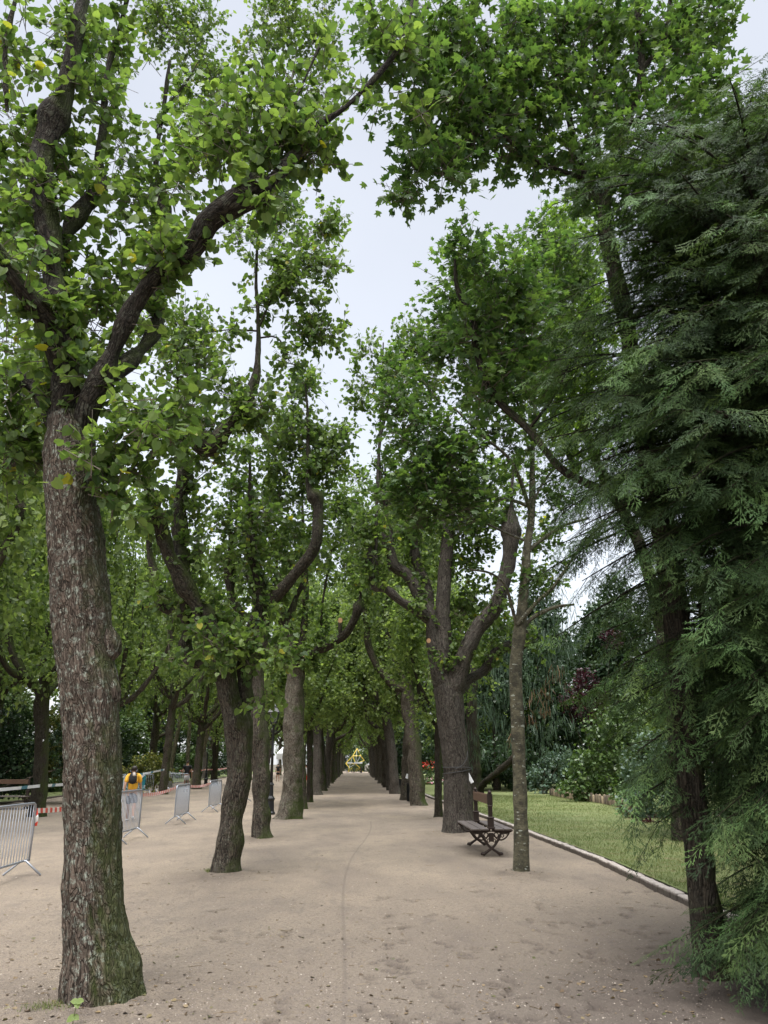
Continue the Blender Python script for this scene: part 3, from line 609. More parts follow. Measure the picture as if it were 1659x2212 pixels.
# ---- second lime, forked and leaning -------------------------------------
Y2 = 13.94
t2 = thing('lime_tree', 'forked lime with kinked leaning trunk, second tree on the left of the walk', 'tree', gp(487, 1890), 'pollarded limes lining the walk')
limbs = [
 (sh([(486, 1905, 76), (489, 1880, 68), (494, 1830, 58), (502, 1750, 53), (514, 1680, 52), (517, 1620, 54), (512, 1565, 62), (500, 1530, 46), (489, 1470, 44), (480, 1420, 42), (474, 1392, 40)], Y2), dict(sides=40, step=.05, rough=.010, flare=.15)),
 (sh([(472, 1400, 42), (438, 1325, 42, -.2), (400, 1268, 40, -.4), (383, 1235, 38, -.5), (361, 1187, 32, -.6), (345, 1130, 27, -.7), (328, 1080, 24, -.8), (318, 1034, 18, -.8), (325, 990, 16, -.9), (350, 965, 20, -1), (395, 940, 26, -1.2), (450, 968, 40, -1.3), (490, 925, 32, -1.3), (520, 895, 32, -1.3), (545, 840, 24, -1.2), (556, 790, 14, -1.2), (558, 700, 9, -1.1), (553, 600, 7, -1.1), (557, 500, 5, -1), (556, 420, 3, -1)], Y2), dict(sides=18, step=.08, rough=.008, lump=.25)),
 (sh([(401, 1262, 32, -.3), (388, 1187, 36, 0), (388, 1130, 32, .1), (388, 1078, 28, .2), (400, 1040, 34, .2), (394, 1005, 24, .3), (390, 968, 30, .3), (388, 900, 8, .4), (384, 820, 6, .4), (380, 730, 4, .4)], Y2), dict(sides=18, lump=.3, rough=.008)),
 (sh([(556, 715, 6, -1.1), (590, 640, 4, -1.1), (625, 600, 3, -1.1)], Y2), dict(sides=6, lump=0)),
 (sh([(556, 715, 5, -1.1), (500, 712, 3, -1.1), (450, 718, 2, -1.2)], Y2), dict(sides=6, lump=0)),
 (sh([(560, 730, 5, -1.1), (600, 730, 4, -1.1), (625, 780, 3, -1.1)], Y2), dict(sides=6, lump=0)),
 (sh([(395, 1255, 20, .2), (400, 1300, 26, .3), (405, 1360, 24, .4), (400, 1400, 30, .5), (418, 1430, 28, .4), (450, 1430, 24, .2), (478, 1430, 22, 0)], Y2), dict(sides=14, lump=.25)),
 (sh([(400, 1330, 18, .4), (370, 1318, 24, .6), (345, 1300, 26, .7), (343, 1260, 18, .8), (330, 1225, 20, .9), (322, 1180, 14, .9), (326, 1140, 6, .9)], Y2), dict(sides=14, lump=.3)),
 (sh([(512, 1590, 34, .1), (526, 1520, 38, .2), (531, 1440, 40, .3), (545, 1360, 30, .4), (566, 1310, 28, .4), (560, 1250, 22, .4), (545, 1190, 26, .4), (541, 1120, 14, .4), (540, 1000, 5, .4)], Y2), dict(sides=18, lump=.25, rough=.008)),
]
limbmesh(limbs[:1]).obj('trunk', M['bark_pollard'], t2, smooth=True)
for l_ in limbs[1:]: limbmesh([l_]).obj('limb', M['bark_moss'], t2, smooth=True)
r2 = np.random.default_rng(32); tw = MB(); cr = MB()
B2 = [(600,50,15,60),(680,40,15,60),(700,110,15,50),(640,130,15,50),(700,180,15,42),(560,120,15,50),(500,190,15.5,50),(420,120,16,55),(370,60,16,60),(330,20,16,50),(430,40,16,45),(400,240,16,50),(460,170,16,40),
 (700,250,14,36),(570,460,14,55),(520,500,14,40),(620,500,14,55),(680,510,13.5,36),(560,560,13,48),(650,570,13,50),(700,580,13,34),(620,640,13,48),(680,660,13,42),(710,710,13,34),(660,710,13,24),(530,640,13,26),(700,480,13.5,26),(600,440,14,44),
 (400,700,14,48),(430,740,14,50),(390,780,14,50),(450,790,13.6,40),(330,720,14.5,36),(480,850,13,42),(530,800,13,34),(570,770,13,28),(600,830,13,34),(560,880,12.6,36),(610,800,12.8,22),
 (400,880,13,46),(440,910,12.6,46),(350,900,13,44),(500,900,12.6,38),(540,930,12.8,34),(620,750,13,16),(450,1000,13.5,34),(330,960,13,30),
 (515,1390,13.4,30),(555,1420,13.4,28),(470,1390,13.2,26),(440,1400,13.2,30),(380,1420,13.4,32),(600,1440,13.4,38),(570,1490,13.4,30),(590,1400,13.6,34),(350,1060,13,30),(300,1120,13,26),(430,1180,13.8,30),(345,1300,14,18),(540,1200,14,34),(560,1120,14.2,34),(430,850,13,30)]
leaf_cloud(cr, 'lime', pxblobs(B2[:48], .8), 2.9, .092, r2, per=7, tl=.42, gate=.45, twigmb=tw, droop=.5, gfreq=2.2, flat=.6, shell=.2)
leaf_cloud(cr, 'lime', hug(limbs[1:], r2, .5, (.1, .22), .35), 1.8, 0.09, r2, per=7, tl=.3, gate=.42, twigmb=tw, droop=.3, gfreq=2., flat=.8, shell=.0)
leaf_cloud(cr, 'lime', pxblobs(B2[48:]), 1.9, .10, r2, per=7, tl=.36, gate=.44, twigmb=tw, droop=.4, gfreq=2.2, flat=.7, shell=.2)
cr.obj('crown', M['lime'], t2); tw.obj('twigs', M['twig'], t2)

# ---- third lime -----------------------------------------------------------
Y3 = 20.27
t3 = thing('lime_tree', 'straight brown lime with knuckled trunk directly in front of the near lamp post', 'tree', gp(565, 1812), 'pollarded limes lining the walk')
limbs = [
 (sh([(566, 1820, 52), (565, 1800, 44), (563, 1750, 38), (562, 1650, 37), (560, 1600, 42), (558, 1540, 30), (556, 1450, 26), (562, 1400, 28), (570, 1350, 30)], Y3), dict(sides=28, step=.08, lump=.22, rough=.01, flare=.2)),
 (sh([(566, 1370, 30), (580, 1307, 32, -.2), (620, 1260, 26, -.5), (650, 1225, 24, -.7), (672, 1195, 24, -.8), (685, 1160, 23, -.9), (687, 1099, 22, -.9), (681, 1072, 36, -.9), (668, 1050, 14, -.9), (666, 990, 9, -.9), (665, 900, 6, -.9), (660, 830, 4, -.9)], Y3), dict(sides=14, lump=.2)),
 (sh([(570, 1360, 22), (560, 1320, 22, .3), (548, 1278, 18, .4), (541, 1235, 30, .4), (538, 1190, 20, .5), (541, 1120, 16, .5), (545, 1040, 6, .5)], Y3), dict(sides=12, lump=.35)),
 (sh([(570, 1365, 18, .3), (520, 1320, 16, .8), (500, 1290, 20, 1), (497, 1230, 24, 1), (500, 1180, 12, 1), (498, 1130, 10, 1), (500, 1020, 4, 1)], Y3), dict(sides=12, lump=.3)),
 (sh([(590, 1300, 16, -.2), (600, 1340, 14, .2), (625, 1330, 18, .4), (640, 1290, 12, .5), (655, 1260, 14, .5)], Y3), dict(sides=10, lump=.3)),
]
limbmesh(limbs[:1]).obj('trunk', M['bark_pollard'], t3, smooth=True)
for l_ in limbs[1:]: limbmesh([l_]).obj('limb', M['bark_moss'], t3, smooth=True)
r3 = np.random.default_rng(33); tw = MB(); cr = MB()
B3 = [(660,870,20,40,50),(640,940,20,46),(690,960,20,44),(720,940,20,36),(740,920,20,20),(660,1010,20,48),(600,990,20.5,46),(610,920,20.5,36),(700,1010,20,40),(560,960,21,44),(520,1000,21,40),(560,1050,21,46),(500,1070,21,40),(600,1090,20.5,40),(650,1080,20.5,34),(540,1130,21,36),(480,1130,21,34),(590,1180,21,34),(520,1200,21,32),(480,1220,21.5,30),(640,1150,21,26),(700,1130,20.5,26),(600,1250,20.5,24),(640,1220,20.6,22),(560,1280,20,28),(660,830,20,26,34),(700,1200,21,30)]
leaf_cloud(cr, 'lime', pxblobs(B3, .85), 2.6, .11, r3, per=7, tl=.5, gate=.47, twigmb=tw, droop=.5, gfreq=1.8, shell=.2)
leaf_cloud(cr, 'lime', hug(limbs[1:], r3, .5, (.1, .22), .4), 1.8, 0.1, r3, per=7, tl=.3, gate=.42, twigmb=tw, droop=.3, gfreq=2., flat=.8, shell=.0)
cr.obj('crown', M['lime'], t3); tw.obj('twigs', M['twig'], t3)

# ---- fourth lime, pale and thick ---------------------------------------------
Y4 = 27.02
t4 = thing('lime_tree', 'thick pale-barked lime with mossy burls and a long mossy arm over the walk', 'tree', gp(625, 1770), 'pollarded limes lining the walk')
limbs = [
 (sh([(624, 1778, 70), (626, 1760, 58), (630, 1720, 44), (632, 1680, 41), (634, 1600, 44), (635, 1540, 44), (636, 1500, 40), (640, 1460, 34), (645, 1425, 30)], Y4), dict(sides=28, step=.1, lump=.2, rough=.012, flare=.2)),
 (sh([(642, 1440, 24), (662, 1418, 22, -.3), (690, 1402, 20, -.6), (715, 1392, 19, -.9), (745, 1370, 17, -1.2), (765, 1338, 15, -1.4), (775, 1310, 22, -1.5), (779, 1285, 5, -1.5), (785, 1200, 3, -1.5)], Y4), dict(sides=12, lump=.3)),
 (sh([(642, 1430, 22), (627, 1375, 22, .4), (612, 1332, 20, .6), (600, 1300, 22, .6), (598, 1230, 6, .6), (596, 1150, 4, .6)], Y4), dict(sides=12, lump=.3)),
 (sh([(648, 1425, 18), (655, 1370, 16, .2), (660, 1296, 13, .3), (658, 1240, 14, .3), (655, 1140, 7, .3), (652, 1050, 4, .3)], Y4), dict(sides=10, lump=.25)),
 (sh([(690, 1402, 9, -.6), (694, 1350, 6, -.6), (697, 1300, 5, -.6), (718, 1180, 4, -.6)], Y4), dict(sides=8)),
 (sh([(735, 1372, 9, -1.2), (735, 1345, 10, -1.2)], Y4), dict(sides=8)),
]
limbmesh(limbs[:1]).obj('trunk', M['bark_pale_lime'], t4, smooth=True)
for l_ in limbs[1:]: limbmesh([l_]).obj('limb', M['bark_moss'], t4, smooth=True)
def disc(x, y, Y, wpx, par, mat='cut'):
    c_ = at(x, y, Y); r_ = pw(x, y, Y, wpx); g_ = MB(); a_ = np.arange(12)*math.pi/6
    v_ = np.concatenate([np.stack([c_[0]+r_*np.cos(a_), c_[1]+a_*0+k, c_[2]+r_*np.sin(a_)*1.15], -1) for k in (-.02, .03)])
    g_.add(v_, [[[i, (i+1) % 12, 12+(i+1) % 12, 12+i] for i in range(12)], [list(range(12))[::-1], list(range(12, 24))]]); g_.obj('pruning_cut', M[mat], par)
disc(657, 1414, Y4-.55, 9, t4); disc(735, 1340, Y4-1.45, 10, t4)
r4 = np.random.default_rng(34); tw = MB(); cr = MB()
B4 = [(560,1090,27,34),(600,1130,27,34),(650,1080,27,34),(700,1060,26.5,34),(720,1120,26.5,30),(640,1180,27,30),(690,1190,26.5,30),(740,1090,26,26),(760,1150,26,26),(600,1210,27.5,28),(780,1250,25.6,22),(800,1270,25.6,14),(740,1230,26,22),(650,1300,27,14),(600,1290,27.4,18),(760,1040,26,24)]
leaf_cloud(cr, 'lime', pxblobs(B4), 2.6, .12, r4, per=7, tl=.5, gate=.48, twigmb=tw, gfreq=1.7, shell=.2)
leaf_cloud(cr, 'lime', hug(limbs[1:], r4, .5, (.1, .22), .4), 1.8, 0.11, r4, per=7, tl=.3, gate=.42, twigmb=tw, droop=.3, gfreq=2., flat=.8, shell=.0)
cr.obj('crown', M['lime'], t4); tw.obj('twigs', M['twig'], t4)

# ---- big lime behind the bench ---------------------------------------------------
Y5 = 21.65
t5 = thing('lime_tree', 'large lime with straight furrowed trunk and four thick arms behind the bench', 'tree', gp(992, 1800), 'pollarded limes lining the walk')
limbs = [
 (sh([(993, 1812, 88), (992, 1790, 74), (990, 1740, 62), (985, 1650, 56), (977, 1580, 58), (971, 1520, 62), (968, 1490, 60), (966, 1470, 44)], Y5), dict(sides=44, step=.06, rough=.012, lump=.06, flare=.15)),
 (sh([(966, 1500, 46), (951, 1455, 42), (938, 1390, 36), (933, 1336, 28), (910, 1295, 26, .1), (881, 1243, 24, .2), (853, 1222, 26, .2), (842, 1190, 22, .2), (838, 1165, 28, .2), (836, 1100, 5, .2), (830, 980, 4, .2)], Y5), dict(sides=18, lump=.15, rough=.008)),
 (sh([(955, 1480, 40), (957, 1400, 40), (957, 1307, 32), (962, 1225, 29), (966, 1158, 27), (967, 1120, 34), (966, 1060, 8), (964, 950, 5)], Y5), dict(sides=20, lump=.1, rough=.008)),
 (sh([(928, 1340, 20), (905, 1322, 19, -.3), (862, 1297, 18, -.5), (836, 1275, 19, -.6), (810, 1266, 22, -.7), (803, 1240, 14, -.7), (800, 1210, 20, -.7), (798, 1170, 4, -.7)], Y5), dict(sides=12, lump=.3)),
 (sh([(972, 1520, 40), (984, 1474, 42, -.1), (1003, 1418, 38, -.2), (1029, 1362, 35, -.3), (1065, 1320, 36, -.4), (1085, 1269, 30, -.4), (1099, 1214, 29, -.4), (1104, 1170, 33, -.4), (1104, 1145, 44, -.4), (1105, 1080, 7, -.4), (1110, 980, 5, -.4)], Y5), dict(sides=20, lump=.12, rough=.008)),
 (sh([(990, 1500, 22), (1010, 1470, 20, .2), (1048, 1448, 22, .5), (1070, 1411, 24, .6), (1100, 1393, 22, .7), (1125, 1390, 28, .8), (1140, 1350, 8, .8)], Y5), dict(sides=14, lump=.3)),
 (sh([(815, 1262, 10, -.7), (812, 1180, 8, -.7), (815, 1050, 7, -.7), (822, 900, 5, -.7), (828, 740, 3, -.7)], Y5), dict(sides=6, lump=0)),
 (sh([(850, 1180, 8, .2), (826, 1060, 6, .1), (822, 950, 5, 0), (860, 820, 4, 0), (905, 700, 3, 0)], Y5), dict(sides=6, lump=0)),
 (sh([(935, 1330, 16, .2), (925, 1270, 17, .4), (905, 1225, 18, .6), (895, 1190, 22, .6), (893, 1100, 5, .6)], Y5), dict(sides=10, lump=.3)),
]
limbmesh(limbs).obj('trunk', M['bark_grey'], t5, smooth=True)
disc(926, 1384, Y5-.35, 9, t5)
r5 = np.random.default_rng(35); tw = MB(); cr = MB()
B5 = [(800,1200,21,28),(820,1170,21,30),(840,1110,21.5,36),(870,1060,22,40),(900,1130,22,36),(950,1080,22,42),(990,1140,21.6,34),(1000,1070,22,40),(940,1010,22,44),(880,990,22,42),(1050,1110,21.6,36),(1100,1100,21.2,32),(1060,1040,22,40),(1120,1030,22,36),(1000,1330,22,28),(1020,1290,22,22),(1040,1180,22,24),(1000,1210,22.3,26),(900,1190,22.4,24),(1010,1400,22.4,20),(1150,1380,22,20),(1190,1230,22.5,28),(1170,1160,22.5,30),(800,1140,21,22),(1080,1360,22.6,18),(780,1175,21,18),(800,760,21,24),(840,730,21,22),(790,820,21,26),(840,800,21,26),(870,760,21.5,26),(900,720,21.5,22),(920,760,21.5,26),(880,820,21.5,28),(800,880,21,22),(930,820,21.5,26),(780,870,21,16)]
leaf_cloud(cr, 'lime', pxblobs(B5, .88), 2.9, .11, r5, per=7, tl=.5, gate=.46, twigmb=tw, gfreq=1.8, shell=.2)
leaf_cloud(cr, 'lime', hug(limbs[1:], r5, .5, (.1, .22), .25), 1.6, 0.1, r5, per=7, tl=.3, gate=.42, twigmb=tw, droop=.3, gfreq=2., flat=.8, shell=.0)
cr.obj('crown', M['lime'], t5); tw.obj('twigs', M['twig'], t5)

# ---- slender maple in front of it ---------------------------------------------------
Y6 = 13.89
t6 = thing('young_maple', 'slender mottled trunk with lichen spots standing between the bench and the kerb', 'tree', gp(1126, 1888))
limbs = [
 (sh([(1126, 1898, 42), (1126, 1880, 37), (1126, 1820, 32), (1124, 1740, 30), (1121, 1650, 29), (1118, 1560, 28), (1115, 1500, 27), (1114, 1440, 27), (1120, 1385, 28), (1128, 1320, 24), (1134, 1250, 20), (1138, 1190, 18), (1147, 1121, 16), (1150, 1065, 14), (1150, 980, 11), (1155, 880, 8), (1150, 760, 5), (1148, 650, 3)], Y6), dict(sides=28, step=.05, lump=.07, rough=.004, flare=.1)),
 (sh([(1146, 1105, 10), (1120, 1028, 9, -.3), (1093, 983, 7, -.5), (1040, 940, 5, -.8), (980, 880, 4, -1)], Y6), dict(sides=8)),
 (sh([(1145, 1095, 9), (1110, 1082, 8, -.2), (1060, 1076, 6, -.5), (1010, 1070, 5, -.7), (950, 1030, 3, -1)], Y6), dict(sides=8)),
 (sh([(1140, 1190, 9), (1172, 1165, 8, .2), (1216, 1136, 7, .3), (1270, 1120, 5, .3)], Y6), dict(sides=8)),
 (sh([(1120, 1370, 9), (1103, 1300, 7, -.2), (1090, 1262, 6, -.3), (1059, 1238, 5, -.4), (1015, 1230, 4, -.6)], Y6), dict(sides=8)),
 (sh([(1124, 1365, 11), (1150, 1335, 9, .1), (1197, 1312, 8, .2), (1240, 1306, 5, .2)], Y6), dict(sides=8)),
 (sh([(1118, 1350, 9, -.1), (1160, 1300, 8, -.2), (1197, 1266, 7, -.3), (1245, 1195, 6, -.4), (1283, 1150, 5, -.5), (1330, 1100, 3, -.6)], Y6), dict(sides=8)),
 (sh([(1150, 1000, 8), (1125, 900, 6, .2), (1100, 800, 5, .3), (1080, 700, 3, .3)], Y6), dict(sides=7)),
 (sh([(1150, 1090, 7), (1175, 1040, 6, .2), (1210, 1000, 4, .3)], Y6), dict(sides=7)),
 (sh([(1140, 1170, 6), (1090, 1150, 5, .3), (1030, 1120, 4, .6)], Y6), dict(sides=7)),
]
limbmesh(limbs).obj('trunk', M['bark_slender'], t6, smooth=True)
r6 = np.random.default_rng(36); tw = MB(); cr = MB()
B6 = [(1000,560,13,42,36),(980,620,13,46),(1050,580,13.5,48),(1120,570,14,46),(1180,520,15,44),(1200,600,15,50),(1240,560,15,42),(1110,640,14,54),(1020,680,13.5,54),(960,700,13.5,34),(1180,690,14.5,52),(1080,740,13.8,56),(990,780,13.4,54),(940,790,13.5,38),(1150,790,14,52),(1210,760,14.6,40),(1060,840,13.6,56),(970,870,13.2,52),(900,850,13.4,44),(860,820,14,40),(1130,880,14,48),(1020,930,13.2,54),(940,950,13,50),(880,930,13.2,44),(850,880,13.6,34),(1090,960,13.6,44),(980,1010,13,48),(910,1020,13,44),(1040,1040,13.2,42),(960,1080,13,40),(880,1060,13.2,32),(1170,960,14,36),(1010,1110,13,30),(1190,1090,14.2,28),(1150,1240,14,16),(1010,1230,13.3,18),(1230,650,15,34),(830,1080,13.5,24),(900,1120,13.2,26),(1240,700,15,30)]
leaf_cloud(cr, 'maple', pxblobs(B6), 3.6, .13, r6, per=7, tl=.45, gate=.45, twigmb=tw, droop=.15, gfreq=2.1, flat=1.1, shell=.2)
cr.obj('crown', M['maple'], t6); tw.obj('twigs', M['twig'], t6)
# pale yellow-green maple crown behind (taller tree in the same row)
t7 = thing('maple_tree', 'light green maple crown with hanging seed clusters rising beyond the slender tree', 'tree', gp(1470, 1850))
Y9 = 18.5
limbs = [(sh([(1470, 1850, 36), (1450, 1500, 30), (1390, 1200, 26), (1290, 1000, 22), (1225, 800, 14), (1215, 600, 7)], 18.5), {}), (sh([(1245, 1020, 14), (1190, 880, 9), (1150, 700, 5)], 18.5), {}), (sh([(1240, 980, 12), (1270, 800, 8), (1290, 620, 4)], 18.5), {})]
limbmesh(limbs).obj('trunk', M['bark_dark'], t7, smooth=True)
B7 = [(1200,500,18,40),(1240,480,18,36),(1150,600,18,40),(1210,570,18,50),(1260,560,18,44),(1180,660,18,50),(1250,660,18,50),(1120,700,18,36),(1220,750,18,50),(1280,720,18,44),(1160,800,18,46),(1240,840,18,48),(1290,820,18,40),(1180,890,18,44),(1250,930,18,44),(1200,980,18,40)]
cr = MB(); leaf_cloud(cr, 'maple', pxblobs(B7), 4, .15, r6, per=7, tl=.45, gate=.36, droop=.2, gfreq=1.2, flat=.8, shell=.2); cr.obj('crown', M['maple_light'], t7)

# ---- big maple at the right with mossy trunk -------------------------------------------
Y7 = 7.15
t8 = thing('maple_tree', 'tall maple with dark mossy trunk at the right edge, wrapped in cypress boughs', 'tree', gp(1545, 2130))
limbs = [
 (sh([(1550, 2150, 118), (1545, 2125, 92), (1535, 2060, 72), (1525, 1980, 66), (1515, 1900, 62), (1505, 1800, 58), (1492, 1680, 56), (1482, 1560, 54), (1470, 1420, 54), (1455, 1280, 52), (1440, 1180, 52), (1425, 1110, 50)], Y7), dict(sides=40, step=.04, rough=.010, lump=.08, flare=.25)),
 (sh([(1432, 1140, 40), (1400, 1110, 32, .2), (1340, 1075, 25, .5), (1280, 1050, 20, .8), (1210, 1010, 17, 1.0), (1140, 925, 16, 1.2), (1080, 870, 16, 1.3), (1050, 820, 16, 1.3), (1030, 760, 15, 1.3), (1022, 690, 14, 1.3), (995, 640, 13, 1.3), (985, 605, 10, 1.3), (983, 560, 6, 1.3)], Y7), dict(sides=16, step=.06, rough=.005)),
 (sh([(1428, 1130, 44), (1400, 980, 40, .3), (1375, 850, 38, .5), (1350, 680, 36, .7), (1320, 560, 34, .8), (1305, 450, 30, .9), (1330, 350, 24, 1), (1360, 250, 18, 1), (1385, 170, 16, 1.1), (1380, 60, 13, 1.1), (1378, -40, 11, 1.1)], Y7), dict(sides=18, step=.06, rough=.005)),
 (sh([(1385, 150, 12, 1.1), (1420, 110, 11, 1.1), (1440, 60, 10, 1.1), (1450, -30, 8, 1.1)], Y7), dict(sides=10)),
 (sh([(1305, 450, 20, .9), (1260, 370, 16, 1), (1235, 280, 14, 1), (1215, 190, 12, .9), (1180, 100, 9, .8), (1165, 20, 7, .7)], Y7), dict(sides=10)),
 (sh([(1262, 385, 12, 1), (1180, 358, 10, .8), (1120, 320, 9, .6), (1060, 270, 8, .4), (1000, 240, 6, .3), (950, 220, 4, .2)], Y7), dict(sides=10)),
 (sh([(1300, 430, 14, 1), (1290, 300, 11, 1.2), (1285, 150, 9, 1.3), (1280, -20, 7, 1.3)], Y7), dict(sides=10)),
 (sh([(1140, 930, 8, 1.2), (1200, 850, 6, 1.2), (1240, 760, 4, 1.2)], Y7), dict(sides=8)),
 (sh([(1450, 1250, 36), (1490, 1120, 30, .2), (1540, 980, 26, .3), (1560, 800, 20, .4), (1520, 600, 16, .4), (1500, 420, 12, .4)], Y7), dict(sides=12)),
]
limbmesh(limbs).obj('trunk', M['bark_dark'], t8, smooth=True)
r7 = np.random.default_rng(37); tw = MB(); cr = MB()
B8 = [(820,60,7,42),(860,150,7,56),(930,60,7.4,60),(830,210,7,44),(900,230,7.2,60),(980,140,7.4,66),(1040,60,7.6,66),(970,240,7.3,60),(920,320,7.2,44),(900,385,7.2,28),(880,430,7.1,22),(960,370,7.2,26),(1050,180,7.6,66),(1110,100,7.8,66),(1040,280,7.6,56),(1000,320,7.5,44),(1110,230,7.8,60),(1100,320,7.8,38),(1170,60,8,60),(1180,180,8,60),(1170,290,8,48),(1220,350,8,44),(1240,100,8.2,56),(1250,240,8.2,50),(1300,40,8.2,56),(1310,180,8.2,50),(1350,100,8.3,50),(1420,40,8.2,56),(1490,60,8.2,50),(1460,140,8.2,50),(1540,30,8.2,40),(1350,280,8,46),(1430,240,8,56),(1510,190,8,44),(1560,280,7.8,50),(1590,350,7.8,46),(1500,320,7.8,60),(1550,430,7.6,54),(1440,360,7.8,60),(1490,450,7.6,60),(1380,430,7.8,50),(1440,540,7.6,55),(1540,540,7.6,50),(1280,420,8.2,40),(1240,330,8.2,30),(1620,300,7.8,24),(1640,220,7.8,22),(1150,350,8,24),
 (1000,560,8.6,26),(1040,600,8.5,28),(1010,500,8.6,14),(1060,680,8.5,40),(1010,720,8.4,34),(1090,780,8.4,44),(1050,850,8.4,34),(1140,720,8.5,40),(1160,830,8.4,40),(1130,640,8.6,34),(1090,620,8.5,26)]
leaf_cloud(cr, 'maple', pxblobs(B8), 4.4, .115, r7, per=7, tl=.30, gate=.36, twigmb=tw, droop=.25, gfreq=2.2, flat=.8, shell=.2)
cr.obj('crown', M['maple'], t8); tw.obj('twigs', M['twig'], t8)

# ================================================================ CYPRESS at the right edge
def cypress(loc, label, seed, prof, nb, hi=True, extra=(), height=9.6, tilt=0, matname='cypress', young='cypress_new', azr=(0, 6.283), lean=(0, 0)):
    r = np.random.default_rng(seed); root = thing('cypress_tree', label, 'tree', loc); base = np.array(loc, float)
    wd = MB(); hiM = MB(); loM = MB(); nwM = MB()
    tube(wd, [base+[0, 0, -.1], base+[.02, 0, 1], base+[-.05+lean[0]*.3, .05, 3], base+[.05+lean[0]*.6, 0, 6], base+[lean[0], 0, height]], [.22, .17, .14, .09, .02], sides=14, lump=.15, flare=.3)
    zz, rr = np.array(prof).T
    for k in range(nb+len(extra)):
        z = zz[0]+(zz[-1]-zz[0])*((k+.5)/nb); R_ = float(np.interp(z, zz, rr))*r.uniform(.6, 1.06)*(1 if r.random() < .8 else .6); az = r.uniform(*azr)
        if k >= nb: z, R_, az = extra[k-nb]
        d = np.array([math.cos(az), math.sin(az), 0]); t = np.linspace(0, 1, 7)
        side = np.array([-d[1], d[0], 0])*r.normal()*.12*R_
        rise = r.uniform(-.02, .32)
        P = base+np.array([0, 0, z])+d*(R_*t)[:, None]+side*(t**2)[:, None]+np.array([0, 0, 1.])*(R_*(rise*t-.30*t**2.2))[:, None]
        tube(wd, P, np.linspace(.030, .004, 7)*(.5+R_/4), sides=5, step=.4)
        nbr = int(4+R_*(6.5 if k >= nb else 5))
        for j in range(nbr):
            u = .16+.84*(j+r.random())/nbr; i = min(5, int(u*6)); f_ = u*6-i; q = P[i]*(1-f_)+P[i+1]*f_; tg = norm(P[i+1]-P[i])
            s_ = 1 if j % 2 else -1; lat = norm(tg*.75+np.cross([0, 0, 1], tg)*s_*r.uniform(.5, 1.1)+np.array([0, 0, r.uniform(-.3, .15)])); ln = r.uniform(.30, .62)*(1.1-.45*u)
            ns_ = 6; tt = np.linspace(.12, 1, ns_); drp = r.uniform(.1, .5)
            pos = q+lat*(tt*ln)[:, None]+np.array([0, 0, -1])*(drp*ln*tt**2)[:, None]
            sticks(wd, q[None], pos[-1][None], np.array([.004]))
            sg = np.where(np.arange(ns_) % 2, 1, -1)[:, None]; crs = np.cross(lat, [0, 0, 1])
            yd = lat*.9+crs*sg*.55+np.array([0, 0, -.3-.8*drp])+r.normal(size=(ns_, 3))*.22; yd[-1] = lat+[0, 0, -drp*.8]
            nr = np.array([0, 0, 1.])+r.normal(size=(ns_, 3))*.38+d*.25
            sz = r.uniform(.17, .31, ns_); c_ = np.full(ns_, r.random())
            toward = np.dot(norm(CAM[:2]-base[:2]), d[:2]) > -.25
            tgt = nwM if (u > .8 and r.random() < .22) else (hiM if (hi and toward and R_*u > .9) else loM)
            place_leaves(tgt, ('spray' if (tgt is hiM or (tgt is nwM and hi)) else 'spraylo')+str((k+j) % 4), pos, yd, nr, sz, r.random(ns_), c_)
    wd.obj('trunk', M['bark_dark'], root, smooth=True)
    fol = MB()
    for q in (hiM, loM):
        if q.n: fol.V += q.V; fol.F += [x+fol.n for x in q.F]; fol.TC += q.TC; fol.RN += q.RN; fol.CL += q.CL; fol.n += q.n
    fol.obj('crown', M[matname], root)
    if nwM.n: nwM.obj('young_shoots', M[young], root)
    return root
xr = np.random.default_rng(88); XB = []
for k in range(34):
    XB.append((4.6+1.6*((k+.5)/34), xr.uniform(2.1, 3.05), xr.uniform(2.95, 3.7)))
for k in range(150):
    z = .5+8.2*((k+.5)/150); XB.append((z, xr.uniform(2.25, 2.65), xr.uniform(3.72, 4.1)) if z < 2.0 else (z, xr.uniform(2.2, 2.7) if z < 4.2 else xr.uniform(2.2, 3.1) if z < 6 else xr.uniform(1.8, 2.9), xr.uniform(3.35, 4.15)))
cypress((4.95, 7.75, 0), 'dense dark green cypress with drooping feathery sprays filling the right edge', 51,
        [(.35, .9), (.8, 1.45), (1.5, 1.75), (2.2, 2.45), (3, 2.6), (3.9, 2.8), (4.8, 3.2), (5.5, 3.0), (7, 2.9), (8.5, 1.8), (9.8, .6)], 400, height=9.9, extra=XB)
cypress((8.6, 13.0, 0), 'dark cypress standing on the lawn behind the feathery one at the right edge', 52,
        [(.4, 1.6), (1.5, 2.7), (3, 3.1), (5, 3.3), (7, 3.0), (10, 2.2), (13, .6)], 210, hi=False, height=13)
cypress((8.9, 19.5, 0), 'third cypress back at the right, greyish green, beside the shrub bed', 53,
        [(.4, 1.8), (1.5, 2.6), (3, 2.8), (5, 2.7), (7, 2.2), (9, 1.5), (10.5, .5)], 170, hi=False, height=10.5)

